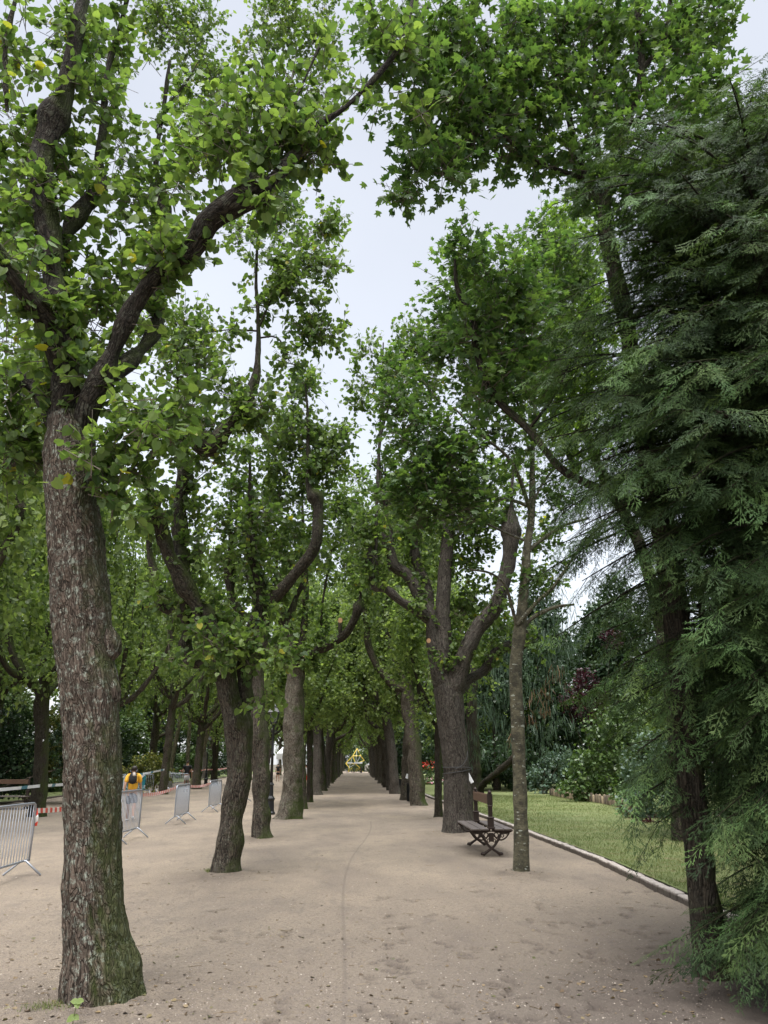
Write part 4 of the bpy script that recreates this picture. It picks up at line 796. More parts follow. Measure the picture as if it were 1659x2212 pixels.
# ================================================================ GENERIC POLLARDED LIMES
def gen_lime(seed, kind='far', size=.15, lai=3.0, H=12.5, barkm='bark_pollard', leafm='lime2', rad=.27, fork=4.4, spread=1.9, nl=5, slim=False, sides=14):
    r = np.random.default_rng(seed); wd = MB(); blobs = []
    lx_, ly_ = r.normal(0, .22, 2)
    T = [(0, 0, -.15), (lx_*.1, ly_*.1, .4), (lx_*.4, ly_*.4, 1.8), (lx_, ly_, 3.2), (lx_*1.1, ly_*1.1, fork)]
    tube(wd, T, [rad*1.35, rad*1.05, rad*.95, rad*.98, rad*.75], sides=sides+6, step=.12, lump=.24, rough=.012, flare=.25, seed=seed)
    for k in range(0 if slim else 5):
        z = r.uniform(.3, 3.6); a = r.uniform(0, 6.283); b = rad*r.uniform(.3, .5); c_ = np.array([np.interp(z, [0, 3.2, 4.4], [0, lx_, lx_*1.1])+math.cos(a)*rad*.72, np.interp(z, [0, 3.2, 4.4], [0, ly_, ly_*1.1])+math.sin(a)*rad*.72, z])
        tube(wd, [c_+[0, 0, -.22], c_+[0, 0, -.08], c_+[0, 0, .06], c_+[0, 0, .2]], [b*.4, b, b*.95, b*.3], sides=10, step=.05, lump=.5, seed=k)
    top = np.array(T[-1])
    for i in range(nl):
        a = 6.283*i/nl+r.uniform(-.4, .4); d = np.array([math.cos(a), math.sin(a), 0]); s_ = spread*r.uniform(.65, 1.15); b = rad*r.uniform(.42, .62)
        z1 = r.uniform(-.9, .1)
        p0 = top+[0, 0, z1]; p1 = p0+d*s_*.35+[0, 0, .5*r.uniform(.6, 1.3)]; p2 = p1+d*s_*.35+[0, 0, .8*r.uniform(.5, 1.4)]+r.normal(0, .14, 3); p3 = p2+d*s_*.28*r.uniform(.1, 1.1)+[0, 0, 1.1*r.uniform(.7, 1.3)]+r.normal(0, .12, 3); p4 = p3+[0, 0, .45]+r.normal(0, .1, 3)
        tube(wd, [p0, p1, p2, p3, p4], [b*1.1, b, b*.85, b*.8, b*1.15], sides=sides-4, step=.2, lump=.33, seed=seed+i)
        hs = H-p4[2]
        for k in range(3 if not slim else 1):
            q = p4+np.append(r.normal(0, .1, 2), 0); e = q+np.array([r.normal(0, .35)+d[0]*.3, r.normal(0, .35)+d[1]*.3, hs*r.uniform(.55, 1)])
            tube(wd, [q, (q+e)/2+r.normal(0, .12, 3), e], [.032, .022, .007], sides=5, step=1.)
            for u in (.25, .5, .75, .95): blobs.append((q*(1-u)+e*u+r.normal(0, .2, 3), np.array([.42, .42, .72])*r.uniform(.75, 1.25)*(1.15-.35*u)))
        blobs.append((p4+d*.2, np.array([.8, .8, .7])*r.uniform(.8, 1.2))); blobs.append((p3+d*.35+[0, 0, -.3], np.array([.55]*3)*r.uniform(.7, 1.2)))
        if r.random() < .75: blobs.append((p1+d*r.uniform(0, .5)+[0, 0, r.uniform(-.3, .6)], np.array([.5]*3)*r.uniform(.6, 1.1)))
    cr = MB(); leaf_cloud(cr, kind, blobs, lai, size, r, per=8, tl=.62, gate=.45, gfreq=1.9, twigmb=None, shell=.1)
    return wd.mesh('trunk', M[barkm], True), cr.mesh('crown', M[leafm])
PROT = {
 'mid': [gen_lime(101, 'lime', .12, 3.4), gen_lime(102, 'lime', .12, 3.4, spread=2.3, fork=4.1, barkm='bark_grey'), gen_lime(103, 'far', .13, 3.6, spread=2.1, fork=4.7, rad=.31)],
 'far': [gen_lime(111, 'far', .24, 2.9, sides=10), gen_lime(112, 'far', .24, 2.9, spread=2.4, fork=4.0, sides=10), gen_lime(113, 'far', .25, 2.9, fork=5.2, sides=10, barkm='bark_grey')],
 'wide': [gen_lime(121, 'far', .18, 2.5, H=12, spread=3.0, fork=3.7, nl=6), gen_lime(122, 'far', .18, 2.5, H=11, spread=2.7, fork=4.0, nl=5, barkm='bark_dark'), gen_lime(123, 'far', .18, 2.6, H=13.5, spread=2.6, fork=5, nl=6)],
 'slim': [gen_lime(131, 'far', .15, 3.2, H=9.5, rad=.13, fork=3.6, spread=1.3, nl=4, slim=True), gen_lime(132, 'far', .15, 3.2, H=9, rad=.15, fork=4.0, spread=1.4, nl=4, slim=True, barkm='bark_dark')],
}
def plant(name, label, x, y, kind, v, s=1., group=None, cat='tree', rz=None, tilt=(0, 0)):
    zk = 1.3 if kind == 'wide' else 1.15 if kind in ('mid', 'far') else 1.
    t = thing(name, label, cat, (x, y, 0), group); t.rotation_euler = (tilt[0], tilt[1], random.uniform(0, 6.28) if rz is None else rz); t.scale = (s, s, s*zk*random.uniform(.94, 1.06))
    a, b = PROT[kind][v % len(PROT[kind])]; meshobj('trunk', a, t); meshobj('crown', b, t); return t
ORD = 'first second third fourth fifth sixth seventh eighth ninth tenth eleventh twelfth thirteenth fourteenth fifteenth sixteenth seventeenth eighteenth nineteenth twentieth'.split()
GR = 'pollarded limes lining the walk'
random.seed(4)
plant('young_lime', 'slim brown trunk close behind the pale burled lime, left side of the walk', -2.08, 33.1, 'slim', 0, .95, GR)
plant('young_lime', 'slim black trunk with a yellow band, left side of the walk', -2.17, 38.5, 'slim', 1, .95, GR)
plant('lime_tree', 'moss-covered lime just beyond the slim black trunk on the left', -2.27, 47.3, 'mid', 1, .95, GR)
ly = [54.5, 60.5, 66.3, 73, 79.5, 86, 92.5, 99, 106, 113, 120, 128, 136, 145]
for i, y in enumerate(ly):
    plant('lime_tree', 'far lime in the left row, %s trunk beyond the moss-covered one' % ORD[i], -2.35-.004*(y-50)+random.uniform(-.12, .12), y, 'mid' if y < 62 else 'far', i, random.uniform(.9, 1.08), GR)
plant('young_lime', 'thin dark trunk leaning right beside the big lime behind the bench', 2.73, 27.3, 'slim', 1, .85, GR, rz=1.0, tilt=(0, .06))
plant('lime_tree', 'knobbly pale lime standing right of the litter bin', 2.62, 34.7, 'mid', 2, 1.0, GR)
plant('lime_tree', 'dark lime carrying a white tag, left of the litter bin', 2.5, 40.7, 'mid', 0, .95, GR)
plant('lime_tree', 'lime with a swollen burled foot, behind the tagged dark one', 2.35, 48.5, 'mid', 1, 1.05, GR)
ry = [55, 61, 67.5, 73.6, 80, 87, 94, 101, 108, 116, 124, 133, 143]
for i, y in enumerate(ry):
    plant('lime_tree', 'far lime in the right row, %s trunk beyond the swollen-footed one' % ORD[i], 2.3+.002*(y-50)+random.uniform(-.15, .15), y, 'mid' if y < 62 else 'far', i+1, random.uniform(.9, 1.08), GR)
G2 = 'limes along the far side of the wide path'
plant('lime_tree', 'mossy-footed lime beside the far bench at the left edge', -10.9, 28.7, 'wide', 1, .92, G2, rz=.4)
plant('lime_tree', 'lime just right of the big foreground trunk behind the orange shirt', -11.7, 38.5, 'wide', 0, .95, G2)
plant('lime_tree', 'knobbly grey lime between the teal banner and the black shirt', -11.3, 48.3, 'wide', 2, .9, G2, rz=2.)
for i, y in enumerate([58, 68, 78, 88, 98, 109, 120, 132]): plant('lime_tree', 'lime across the wide path, %s beyond the grey one by the banner' % ORD[i], -11.6+random.uniform(-.4, .4), y, 'wide' if y < 70 else 'far', i, random.uniform(.9, 1.05), G2)
plant('lime_tree', 'lime beyond the left edge of the picture, overhanging the barrier', -11.2, 19.5, 'wide', 0, .95, G2)
G3 = 'woodland trees behind the left lawn'
wl = [(-16.8, 34), (-19.5, 27), (-18.5, 42), (-22, 36), (-17.5, 52), (-21, 50), (-25, 44), (-18.5, 60), (-22.5, 64), (-17.6, 70), (-20, 80), (-17, 92), (-24, 76), (-19, 104), (-23, 118), (-27, 30), (-29, 56), (-17.5, 20), (-30, 72), (-24, 96), (-21, 132), (-7.3, 112), (-7.2, 99), (-7.4, 126)]
PLC = ['left of the mossy-footed one', 'rising above the far bench', 'behind the orange shirt', 'deep behind the far bench', 'left of the black shirt', 'above the teal banner', 'deep behind the banner']
for i, (x, y) in enumerate(wl):
    lab = 'shady woodland tree %s' % PLC[i] if i < len(PLC) else 'shady woodland tree, %s in the far depth of the left wood' % ORD[i-len(PLC)]
    plant('woodland_tree', lab, x, y, 'wide' if y < 62 else 'far', i, random.uniform(.9, 1.25), G3)
for i, (x, y, s_) in enumerate([(11.5, 60, .85), (16, 62, .8), (13, 76, .9), (20, 54, .85), (18, 44, .7)]):
    et = plant('broadleaf_tree', 'mid-green leafy tree behind the right lawn, %s nearest of its five' % ORD[[2, 3, 4, 1, 0][i]], x, y, 'wide', i, s_, 'leafy trees behind the right lawn'); et.scale = (s_*1.2, s_*1.2, s_*.85)
# pale leaning trunks across the wide path
def pale(label, base, pts, blobs):
    t = thing('pale_tree', label, 'tree', gp(*base)); Y = gp(*base)[1]; limbmesh([(sh(pts, Y), dict(sides=10, lump=.1))]).obj('trunk', M['bark_pale'], t, smooth=True)
    c = MB(); leaf_cloud(c, 'far', pxblobs([(b[0], b[1], Y, b[2]) for b in blobs]), 2.6, .2, r5, per=8, tl=.5, gate=.35); c.obj('crown', M['lime2'], t)
pale('pale smooth trunk leaning strongly right, beside the black shirt', (413, 1702), [(411, 1706, 13), (422, 1670, 12), (436, 1620, 12), (452, 1570, 12), (468, 1520, 11), (478, 1470, 9), (486, 1420, 7)], [(480, 1400, 34), (440, 1380, 30), (500, 1360, 36), (460, 1320, 34)])
pale('pale upright trunk directly behind the black shirt', (404, 1700), [(404, 1704, 9), (405, 1650, 8), (408, 1590, 8), (413, 1530, 7), (416, 1470, 5)], [(415, 1450, 26), (400, 1410, 30), (380, 1440, 22)])
pale('pale leaning trunk between the banner and the black shirt', (368, 1700), [(367, 1704, 10), (371, 1650, 9), (380, 1600, 9), (388, 1560, 8), (395, 1500, 6)], [(380, 1500, 26), (370, 1460, 28)])
# ================================================================ EVERGREENS, SHRUBS, HEDGES
def evergreen(seed, H=11, R=3.2, z0=.3, leaf='dark_leaf', size=.26, kind='far', lai=3.4):
    r = np.random.default_rng(seed); wd = MB(); tube(wd, [(0, 0, -.1), (0, 0, 2), (.1, 0, H*.7)], [.3, .22, .05], sides=10, lump=.15, flare=.2)
    bl = []
    for k in range(46):
        z = z0+(H-z0)*r.random(); rr = R*(math.sin(math.pi*min(1, (z/H)*.78+.22))**.6)*r.uniform(.45, 1); a = r.uniform(0, 6.283)
        bl.append(((rr*math.cos(a), rr*math.sin(a), z), np.array([.95, .95, .7])*r.uniform(.7, 1.25)))
    c = MB(); leaf_cloud(c, kind, bl, lai, size, r, per=8, tl=.5, gate=.30, gfreq=.9, droop=.4)
    return wd.mesh('trunk', M['bark_dark'], True), c.mesh('crown', M[leaf])
PROT['ever'] = [evergreen(201), evergreen(202, 13, 3.6), evergreen(203, 9, 3.4, leaf='shrub')]
G4 = 'dark evergreens closing the left wood'; G5 = 'dark evergreens behind the right lawn'
for i, (x, y, s) in enumerate([(-23, 40, .8), (-25, 33, .85), (-22.5, 49, .75), (-24, 57, .8), (-22, 66, .8), (-21.5, 75, .8), (-22, 85, .9), (-21, 96, .9), (-26, 25, .8), (-31, 38, 1), (-31, 48, 1), (-30, 64, 1), (-21, 110, 1), (-22, 125, 1)]):
    et = plant('evergreen_tree', 'dark evergreen at the back of the left wood, %s from the near end' % ORD[[1, 2, 3, 4, 5, 6, 7, 8, 0, 9, 10, 11, 12, 13].index(i) if i in (0, 1, 2, 3, 4, 5, 6, 7, 8, 9, 10, 11, 12, 13) and i else 14], x, y, 'ever', 2 if i % 2 else i, s, G4); et.scale = (s*1.15, s*1.15, s*.85)
for i, (x, y, s, v) in enumerate([(9, 52, .9, 0), (13, 56, 1, 1), (17, 50, 1, 0), (20, 58, 1.1, 1), (25, 50, 1.1, 0), (15, 70, 1.1, 1), (10, 84, 1.1, 0), (7.5, 98, 1, 1), (21, 40, 1, 0), (26, 32, 1, 1), (16, 27, .9, 0), (13, 18, .8, 1), (7, 112, 1, 0), (9, 68, .9, 2), (20, 80, 1.2, 1), (12, 100, 1.2, 0), (8, 130, 1.2, 1), (23, 66, 1.1, 2), (30, 60, 1.2, 2)]):
    plant('evergreen_tree', 'dark evergreen beyond the right lawn, %s of its belt' % ORD[i], x, y, 'ever', v, s, G5)
G6 = 'trees closing the far end of the walk'
for i, (x, y, s) in enumerate([(-8, 172, 1.1), (-3, 178, 1.15), (1.5, 170, 1.05), (6, 176, 1.2), (11, 170, 1.2), (-14, 170, 1.2), (-1, 186, 1.3), (4, 190, 1.3), (-7, 190, 1.3), (12, 190, 1.3)]):
    plant('closing_tree', 'leafy tree closing the far end of the walk, %s of its clump' % ORD[i], x, y, 'far' if i % 2 else 'ever', i, s*(1 if i % 2 else .8), G6)
def shrub(label, base, blobs, leaf, kind='far', size=.10, lai=3.6, name='shrub', **kw):
    t = thing(name, label, 'shrub', base); r = np.random.default_rng(abs(hash(label)) % 9999 if 0 else len(label)*37+int(base[0]*10)); wd = MB()
    A = np.array([base]*len(blobs))+np.array([0, 0, .0]); B = np.array([np.asarray(b[0], float) for b in blobs])
    for a, b in zip(A, B): tube(wd, [a, (a+b)/2+[0, 0, .1], b], [.03, .02, .008], sides=5, step=.5)
    wd.obj('stems', M['twig'], t); c = MB(); leaf_cloud(c, kind, blobs, lai, size, r, **{**dict(per=8, tl=.28, gate=.28, gfreq=1.6, shell=.2), **kw}); c.obj('foliage', M[leaf], t); return t
def pb(L_, Y): return pxblobs([(b[0], b[1], Y+(b[3] if len(b) > 3 else 0), b[2]) for b in L_])
shrub('glossy green laurel rising over the middle of the log edging', (11.5, 39, 0), pb([(1250, 1690, 26), (1280, 1660, 30), (1310, 1690, 30), (1300, 1620, 32), (1340, 1640, 34), (1340, 1700, 30), (1260, 1640, 22), (1330, 1570, 34), (1290, 1560, 24), (1370, 1600, 34), (1360, 1540, 30), (1340, 1490, 24), (1225, 1700, 16), (1300, 1715, 20), (1270, 1715, 20)], 37), 'shrub', size=.17)
shrub('bluish grey bush at the left end of the shrub bed', (10.5, 46, 0), pb([(1170, 1690, 20), (1190, 1665, 24), (1160, 1670, 14), (1200, 1700, 18), (1215, 1640, 20), (1180, 1640, 14)], 46), 'blue_shrub', size=.16)
shrub('blue-green bush near the right end of the log edging', (9.3, 29, 0), pb([(1370, 1740, 24), (1400, 1700, 32), (1380, 1660, 30), (1430, 1740, 34), (1440, 1680, 34), (1420, 1620, 34), (1460, 1780, 30), (1390, 1780, 18), (1420, 1790, 24)], 26), 'blue_shrub', size=.13)
shrub('low leafy shrub bordering the bed beside the dark red one', (10.3, 31, 0), pb([(1350, 1725, 18), (1375, 1760, 20), (1400, 1745, 20)], 31), 'shrub', size=.12)
shrub('dark red low shrub at the right end of the lawn', (8.9, 24.5, 0), pb([(1390, 1800, 14), (1410, 1790, 14), (1430, 1800, 16)], 24), 'purple', size=.09)
shrub('purple-leaved small tree behind the shrub bed', (15, 50, 0), pb([(1245, 1500, 20), (1262, 1470, 22), (1290, 1500, 24), (1255, 1535, 20), (1290, 1545, 20), (1225, 1520, 10), (1320, 1380, 20)], 48), 'purple', size=.17, name='purple_tree')
shrub('bright green bush with a shady base left of the lichen-spotted trunk', (12.6, 72, 0), pb([(1105, 1680, 16), (1115, 1660, 18), (1090, 1690, 9), (1130, 1690, 14)], 70), 'shrub', size=.2)
shrub('golden variegated bush right of the big left trunk', (-16.8, 50, 0), pb([(240, 1660, 20), (262, 1680, 16), (300, 1650, 14), (320, 1665, 18), (335, 1650, 20), (350, 1670, 18), (310, 1690, 14), (340, 1690, 14)], 50), 'gold_shrub', size=.15)
shrub('golden variegated bush left of the big left trunk', (-16.6, 37, 0), pb([(95, 1610, 22), (115, 1590, 24), (120, 1640, 24), (100, 1660, 22), (130, 1670, 20), (115, 1560, 20)], 38), 'gold_shrub', size=.13)
shrub('dark broad bush behind the far bench', (-17.4, 36, 0), pb([(10, 1620, 34), (40, 1600, 36), (60, 1640, 34), (30, 1660, 34), (5, 1680, 30), (50, 1690, 26), (-20, 1640, 30), (20, 1560, 34), (140, 1600, 34), (160, 1650, 34), (200, 1640, 34)], 37), 'dark_leaf', size=.15)
hb = MB(); r = np.random.default_rng(8); hp = [((-19+r.uniform(-.4, .4), y, z), np.array([.6, .6, .5])) for y in np.arange(50, 63, .8) for z in (.4, 1.0, 1.5)]
t = thing('hedge', 'clipped green hedge behind the person in the black shirt', 'hedge', (-19, 56, 0)); leaf_cloud(hb, 'far', hp, 3, .14, r, per=8, tl=.2, gate=.1, shell=.1); hb.obj('foliage', M['shrub'], t)
# weeping conifer behind the bench lime, with rusty tips and broken limb
Yw = 44.
tw_ = thing('weeping_cypress', 'weeping conifer with reddish trunk and one dead limb sprawling over the lawn', 'tree', gp(1028, 1723))
limbmesh([(sh([(1028, 1730, 50), (1026, 1715, 40), (1024, 1680, 32), (1022, 1600, 28), (1020, 1500, 22), (1030, 1400, 16), (1050, 1300, 8)], Yw), dict(sides=18, lump=.15, flare=.3, rough=.02)),
          (sh([(1036, 1722, 18, -.3), (1040, 1700, 14, -.6), (1048, 1688, 13, -.9), (1065, 1675, 13, -1.3), (1085, 1660, 14, -1.6), (1105, 1640, 12, -1.9), (1130, 1615, 8, -2.2)], Yw), dict(sides=12, lump=.35))]).obj('trunk', M['bark_dark'], tw_, smooth=True)
r = np.random.default_rng(77); wm = MB(); rm = MB()
WB = [(1000,1560,34),(1040,1540,36),(1080,1560,34),(1110,1600,24),(960,1600,26),(1050,1480,40),(1090,1460,40),(1140,1500,36),(1170,1460,40),(1160,1400,40),(1200,1420,34),(1130,1360,36),(1180,1340,36),(1190,1280,26),(1170,1240,16),(1210,1480,30),(1190,1540,30),(1220,1570,26),(1100,1390,36),(1050,1410,34),(1080,1330,26),(1010,1620,24),(1060,1620,22),(1150,1580,30),(1200,1610,28),(1240,1620,26),(1230,1390,26),(1250,1340,20),(1120,1640,14)]
leaf_cloud(wm, 'strip', pb(WB, 42), 4.6, .5, r, per=7, tl=.3, gate=.30, droop=3.2, flat=0, szv=.45); wm.obj('crown', M['weeping'], tw_)
for b_ in ((1185, 1480, 14), (1200, 1450, 10), (1165, 1500, 12), (1180, 1530, 10), (1110, 1590, 8), (1150, 1545, 8)):
    rm = MB(); leaf_cloud(rm, 'strip', pb([b_], 40.5), 1.6, .5, r, per=6, tl=.2, gate=.2, droop=3.2, flat=0); rm.obj('rusty_tips', M['rusty'], tw_)
# log edging of the shrub bed
t = thing('log_edging', 'low palisade of round wooden stakes holding the shrub bed', 'edging', gp(1260, 1735)); g = MB(); A = [gp(1190, 1722), gp(1225, 1729), gp(1268, 1735), gp(1300, 1741), gp(1345, 1750), gp(1362, 1775)]
A = np.array(A); seg = np.linalg.norm(np.diff(A, axis=0), axis=1); s_ = np.concatenate([[0], np.cumsum(seg)]); r = np.random.default_rng(2)
for d in np.arange(0, s_[-1], .17):
    x, y = np.interp(d, s_, A[:, 0]), np.interp(d, s_, A[:, 1]); h_ = .42+r.uniform(-.05, .05)
    tube(g, [(x, y, 0), (x+r.normal()*.015, y+r.normal()*.02, h_)], [.062, .058], sides=8, step=.3); g.RN[-1][:] = r.random()
g.obj('stakes', M['log'], t, smooth=True)
# flower beds on the far lawn
def flowers(label, c, n, rad, mats, ph=.5):
    t = thing('flower_bed', label, 'flower bed', (c[0], c[1], 0)); r = np.random.default_rng(int(c[1]))
    a = MB(); q = np.c_[r.normal(c[0], rad, n*3), r.normal(c[1], rad*.5, n*3), r.uniform(.05, ph, n*3)]; place_leaves(a, 'far', q, r.normal(size=(n*3, 3))+[0, 0, .6], r.normal(size=(n*3, 3)), np.full(n*3, .22), r.random(n*3), r.random(n*3)); a.obj('leaves', M['shrub'], t)
    for mm in mats:
        b = MB(); k = n//len(mats); q = np.c_[r.normal(c[0], rad, k), r.normal(c[1], rad*.5, k), r.uniform(ph*.7, ph*1.25, k)]; place_leaves(b, 'maple', q, r.normal(size=(k, 3)), r.normal(size=(k, 3)), r.uniform(.12, .24, k), r.random(k), r.random(k)); b.obj('blossoms', M[mm], t)
q = gp(952, 1697); flowers('bed of white and pink flowers on the lawn left of the leaning thin trunk', (q[0]-1, q[1]), 170, 1.1, ['flower_white', 'flower_pink'], .4)
q = gp(940, 1690); flowers('clump of tall red flowers behind the white and pink bed', (q[0]-.6, q[1]), 60, .6, ['flower_red'], 1.5)
q = gp(1045, 1690); flowers('red and yellow flowers beside the pale ornamental grass', (q[0]-.5, q[1]), 90, .9, ['flower_red', 'flower_white'], 1.7)
q = gp(1068, 1688); t = thing('ornamental_grass', 'fountain of pale yellow ornamental grass behind the dead limb', 'plant', (q[0], q[1], 0)); a = MB(); r = np.random.default_rng(9); n = 900
place_leaves(a, 'blade', np.c_[r.normal(q[0], 1.0, n), r.normal(q[1], .5, n), np.full(n, .1)], np.c_[r.normal(0, .5, n), r.normal(0, .5, n), np.ones(n)], r.normal(size=(n, 3)), r.uniform(1.2, 2.6, n), r.random(n), r.random(n)); a.obj('blades', M['ornamental'], t)

# ================================================================ FURNITURE AND SMALL THINGS
def ring(mb, c, r_, t_, ax='y', n=12, s=5):
    a = np.linspace(0, 2*math.pi, n+1); c = np.asarray(c, float)
    P = c+(np.stack([r_*np.cos(a), a*0, r_*np.sin(a)], -1) if ax == 'y' else np.stack([a*0, r_*np.cos(a), r_*np.sin(a)], -1) if ax == 'x' else np.stack([r_*np.cos(a), r_*np.sin(a), a*0], -1))
    tube(mb, P, np.full(n+1, t_), sides=s, step=1, cap=False)
def tb(mb, P, r_, s=6, step=.3, cap=True): tube(mb, P, np.full(len(P), r_) if np.isscalar(r_) else r_, sides=s, step=step, cap=cap)
def make_bench(label, loc, rz, group=None, s=1):
    t = thing('park_bench', label, 'bench', loc, group, rz); t.scale = (s,)*3
    for yy in (-.98, .98):
        g = MB(); c = lambda x, z: (x, yy, z)
        box(g, c(0, .60), (.12, .10, .22), bev=.012); box(g, c(0, .80), (.085, .06, .24), bev=.01); box(g, c(0, .69), (.14, .12, .035), bev=.01); box(g, c(0, .50), (.15, .11, .05), bev=.01)
        box(g, c(0, 1.03), (.11, .055, .24), bev=.02); lathe(g, [(.03, 1.14), (.045, 1.17), (.02, 1.20), (.005, 1.22)], (0, yy, 0), 8); box(g, c(0, .91), (.10, .08, .03), bev=.008)
        for sx in (-1, 1):
            tb(g, [c(sx*.02, .46), c(sx*.14, .44), c(sx*.28, .41), c(sx*.43, .45)], [.03, .028, .022, .015], 8, .06)        # arm under the seat
            tb(g, [c(sx*.36, .41), c(sx*.30, .33), c(sx*.20, .28), c(sx*.10, .31), c(sx*.06, .38)], .014, 6, .05)           # lower scroll
            tb(g, [c(sx*.20, .44), c(sx*.17, .34), c(sx*.09, .22), c(sx*.03, .15), c(sx*-.06, .09), c(sx*-.15, .03), c(sx*-.17, .015)], [.022, .026, .026, .024, .024, .03, .035], 8, .05)  # crossing leg
            ring(g, c(sx*.10, .37), .045, .012); ring(g, c(sx*.22, .36), .03, .010); ring(g, c(sx*.33, .385), .018, .008); ring(g, c(sx*.055, .27), .03, .009); ring(g, c(sx*.02, .58), .02, .008)
            lathe(g, [(.0, 0), (.045, .01), (.05, .035), (.03, .06), (0, .065)], (sx*.175, yy, 0), 8)
            for zz in (.76, .80, .84): box(g, c(sx*.028, zz), (.012, .075, .02))
        box(g, c(0, .445), (.80, .035, .022)); box(g, c(0, .33), (.10, .05, .16), bev=.01)
        g.obj('iron_support', M['iron'], t, local=True)
    for sx in (-1, 1):
        for k, x0 in enumerate((.145, .325)):
            g = MB(); box(g, (sx*x0, 0, .480), (.165, 2.22, .034), bev=.008); g.obj('seat_plank', M['plank'], t, local=True)
        g = MB(); box(g, (sx*.040, 0, 1.03), (.022, 1.96, .17), bev=.006); g.obj('backrest', M['plank_brown'], t, local=True)
    return t
bz = PZ(2.66, 17.3)
make_bench('double-sided bench with cast iron supports under the large lime on the right', (2.68, 17.35, bz), .0)
make_bench('far bench with a brown backrest at the left edge, beside the mossy-footed lime', (-14.1, 33.3, 0), 1.45)
# crowd barriers ---------------------------------------------------------
def barrier_proto():
    t = thing('crowd_barrier', 'x', 'barrier', (0, 0, 0), 'steel crowd barriers along the wide path')
    g = MB(); hw = 1.08
    tb(g, [(0, -hw, .20), (0, -hw, 1.0), (0, -hw+.03, 1.07), (0, -hw+.10, 1.10), (0, hw-.10, 1.10), (0, hw-.03, 1.07), (0, hw, 1.0), (0, hw, .20)], .019, 8, .5)
    tb(g, [(0, -hw, .22), (0, hw, .22)], .017, 8); g.obj('frame', M['galv'], t, smooth=True, local=True)
    g = MB()
    for k in range(19): y = -hw+.11*(k+.5)+.035; tb(g, [(0, y, .22), (0, y, 1.09)], .0075, 6, 2)
    g.obj('bars', M['galv'], t, smooth=True, local=True)
    for y in (-.86, .86):
        g = MB(); tb(g, [(-.30, y, .012), (-.04, y, .22), (.04, y, .22), (.30, y, .012)], .017, 7, .5); g.obj('foot', M['galv'], t, smooth=True, local=True)
    return t
bp = barrier_proto(); BL = [(-5.42, 13.05, 0, 'nearest steel barrier with a bent far end, cut by the left edge of the picture'), (-5.40, 19.7, .02, 'steel barrier just right of the big trunk, in front of the orange shirt'), (-5.45, 26.0, -.02, 'steel barrier seen nearly end-on between the orange shirt and the forked lime'), (-5.38, 31.5, .03, 'steel barrier immediately left of the forked lime'), (-5.3, 38.3, .02, 'steel barrier glimpsed between the forked lime and the straight brown one'), (-5.25, 45.5, -.02, 'steel barrier glimpsed left of the pale burled lime'), (-19.6, 50, 1.2, 'tilted steel barrier on the grass between the far bench and the big trunk'), (-12.9, 48.0, 1.05, 'steel barrier carrying the teal banner'), (-11.6, 51.5, 1.25, 'steel barrier right of the knobbly grey lime'), (-11.9, 54, .35, 'angled steel barrier beside the black shirt')]
for i, (x, y, rz, lab) in enumerate(BL):
    b_ = bp if i == 0 else dup(bp, (0, 0, 0)); b_.location = (x, y, PZ(x, y) if x > -16 else .04); b_.rotation_euler = (0, 0, -rz); b_['label'] = lab
# teal banner on its barrier
q = np.array([-12.9, 48.0]); rz = 1.05; t = thing('banner', 'teal and white banner with white capitals hung on a barrier', 'banner', (q[0]+.05, q[1]-.05, 0), None, -rz)
g = MB(); yy = np.linspace(-.75, .55, 12); zz = np.linspace(.28, 1.08, 8); Yg, Zg = np.meshgrid(yy, zz, indexing='ij'); Xg = .05+.02*np.sin(Yg*7)+.01*np.sin(Zg*9)
v = np.stack([Xg, Yg, Zg], -1).reshape(-1, 3); ii = np.arange(96).reshape(12, 8); g.add(v, [np.stack([ii[:-1, :-1], ii[1:, :-1], ii[1:, 1:], ii[:-1, 1:]], -1).reshape(-1, 4)]); bo = g.obj('cloth', M['teal'], t, local=True)
sol = bo.modifiers.new('thick', 'SOLIDIFY'); sol.thickness = .006
g = MB()                                       # white swoosh along the top and left
P = [(-.72, 1.05), (-.4, .86), (0, .80), (.3, .88), (.5, 1.06)]
for k in range(len(P)-1): g.add([(.085, P[k][0], 1.07), (.085, P[k+1][0], 1.07), (.085, P[k+1][0], P[k+1][1]), (.085, P[k][0], P[k][1]), (.095, P[k][0], 1.07), (.095, P[k+1][0], 1.07), (.095, P[k+1][0], P[k+1][1]), (.095, P[k][0], P[k][1])], [[[0, 1, 2, 3], [7, 6, 5, 4], [0, 4, 5, 1], [2, 6, 7, 3]]])
box(g, (.088, -.68, .62), (.006, .10, .6)); g.obj('white_band', M['whitecloth'], t, local=True)
def text_mesh(name, body, size, mat, parent, loc, rot):
    cu = bpy.data.curves.new(name, 'FONT'); cu.body = body; cu.size = size; cu.extrude = .003; cu.align_x = 'CENTER'; cu.align_y = 'CENTER'; cu.space_character = 1.05
    tmp = bpy.data.objects.new(name, cu); COL.objects.link(tmp); dg = bpy.context.evaluated_depsgraph_get(); me = bpy.data.meshes.new_from_object(tmp.evaluated_get(dg)); bpy.data.objects.remove(tmp)
    me.materials.clear(); me.materials.append(mat); o_ = meshobj(name, me, parent); o_.location = loc; o_.rotation_euler = rot; return o_
# front of the banner faces the camera: local +X after the turn points towards -Y
text_mesh('lettering', 'AGRICOLE', .24, M['whitecloth'], t, (.095, -.02, .42), (math.pi/2, 0, math.pi/2))
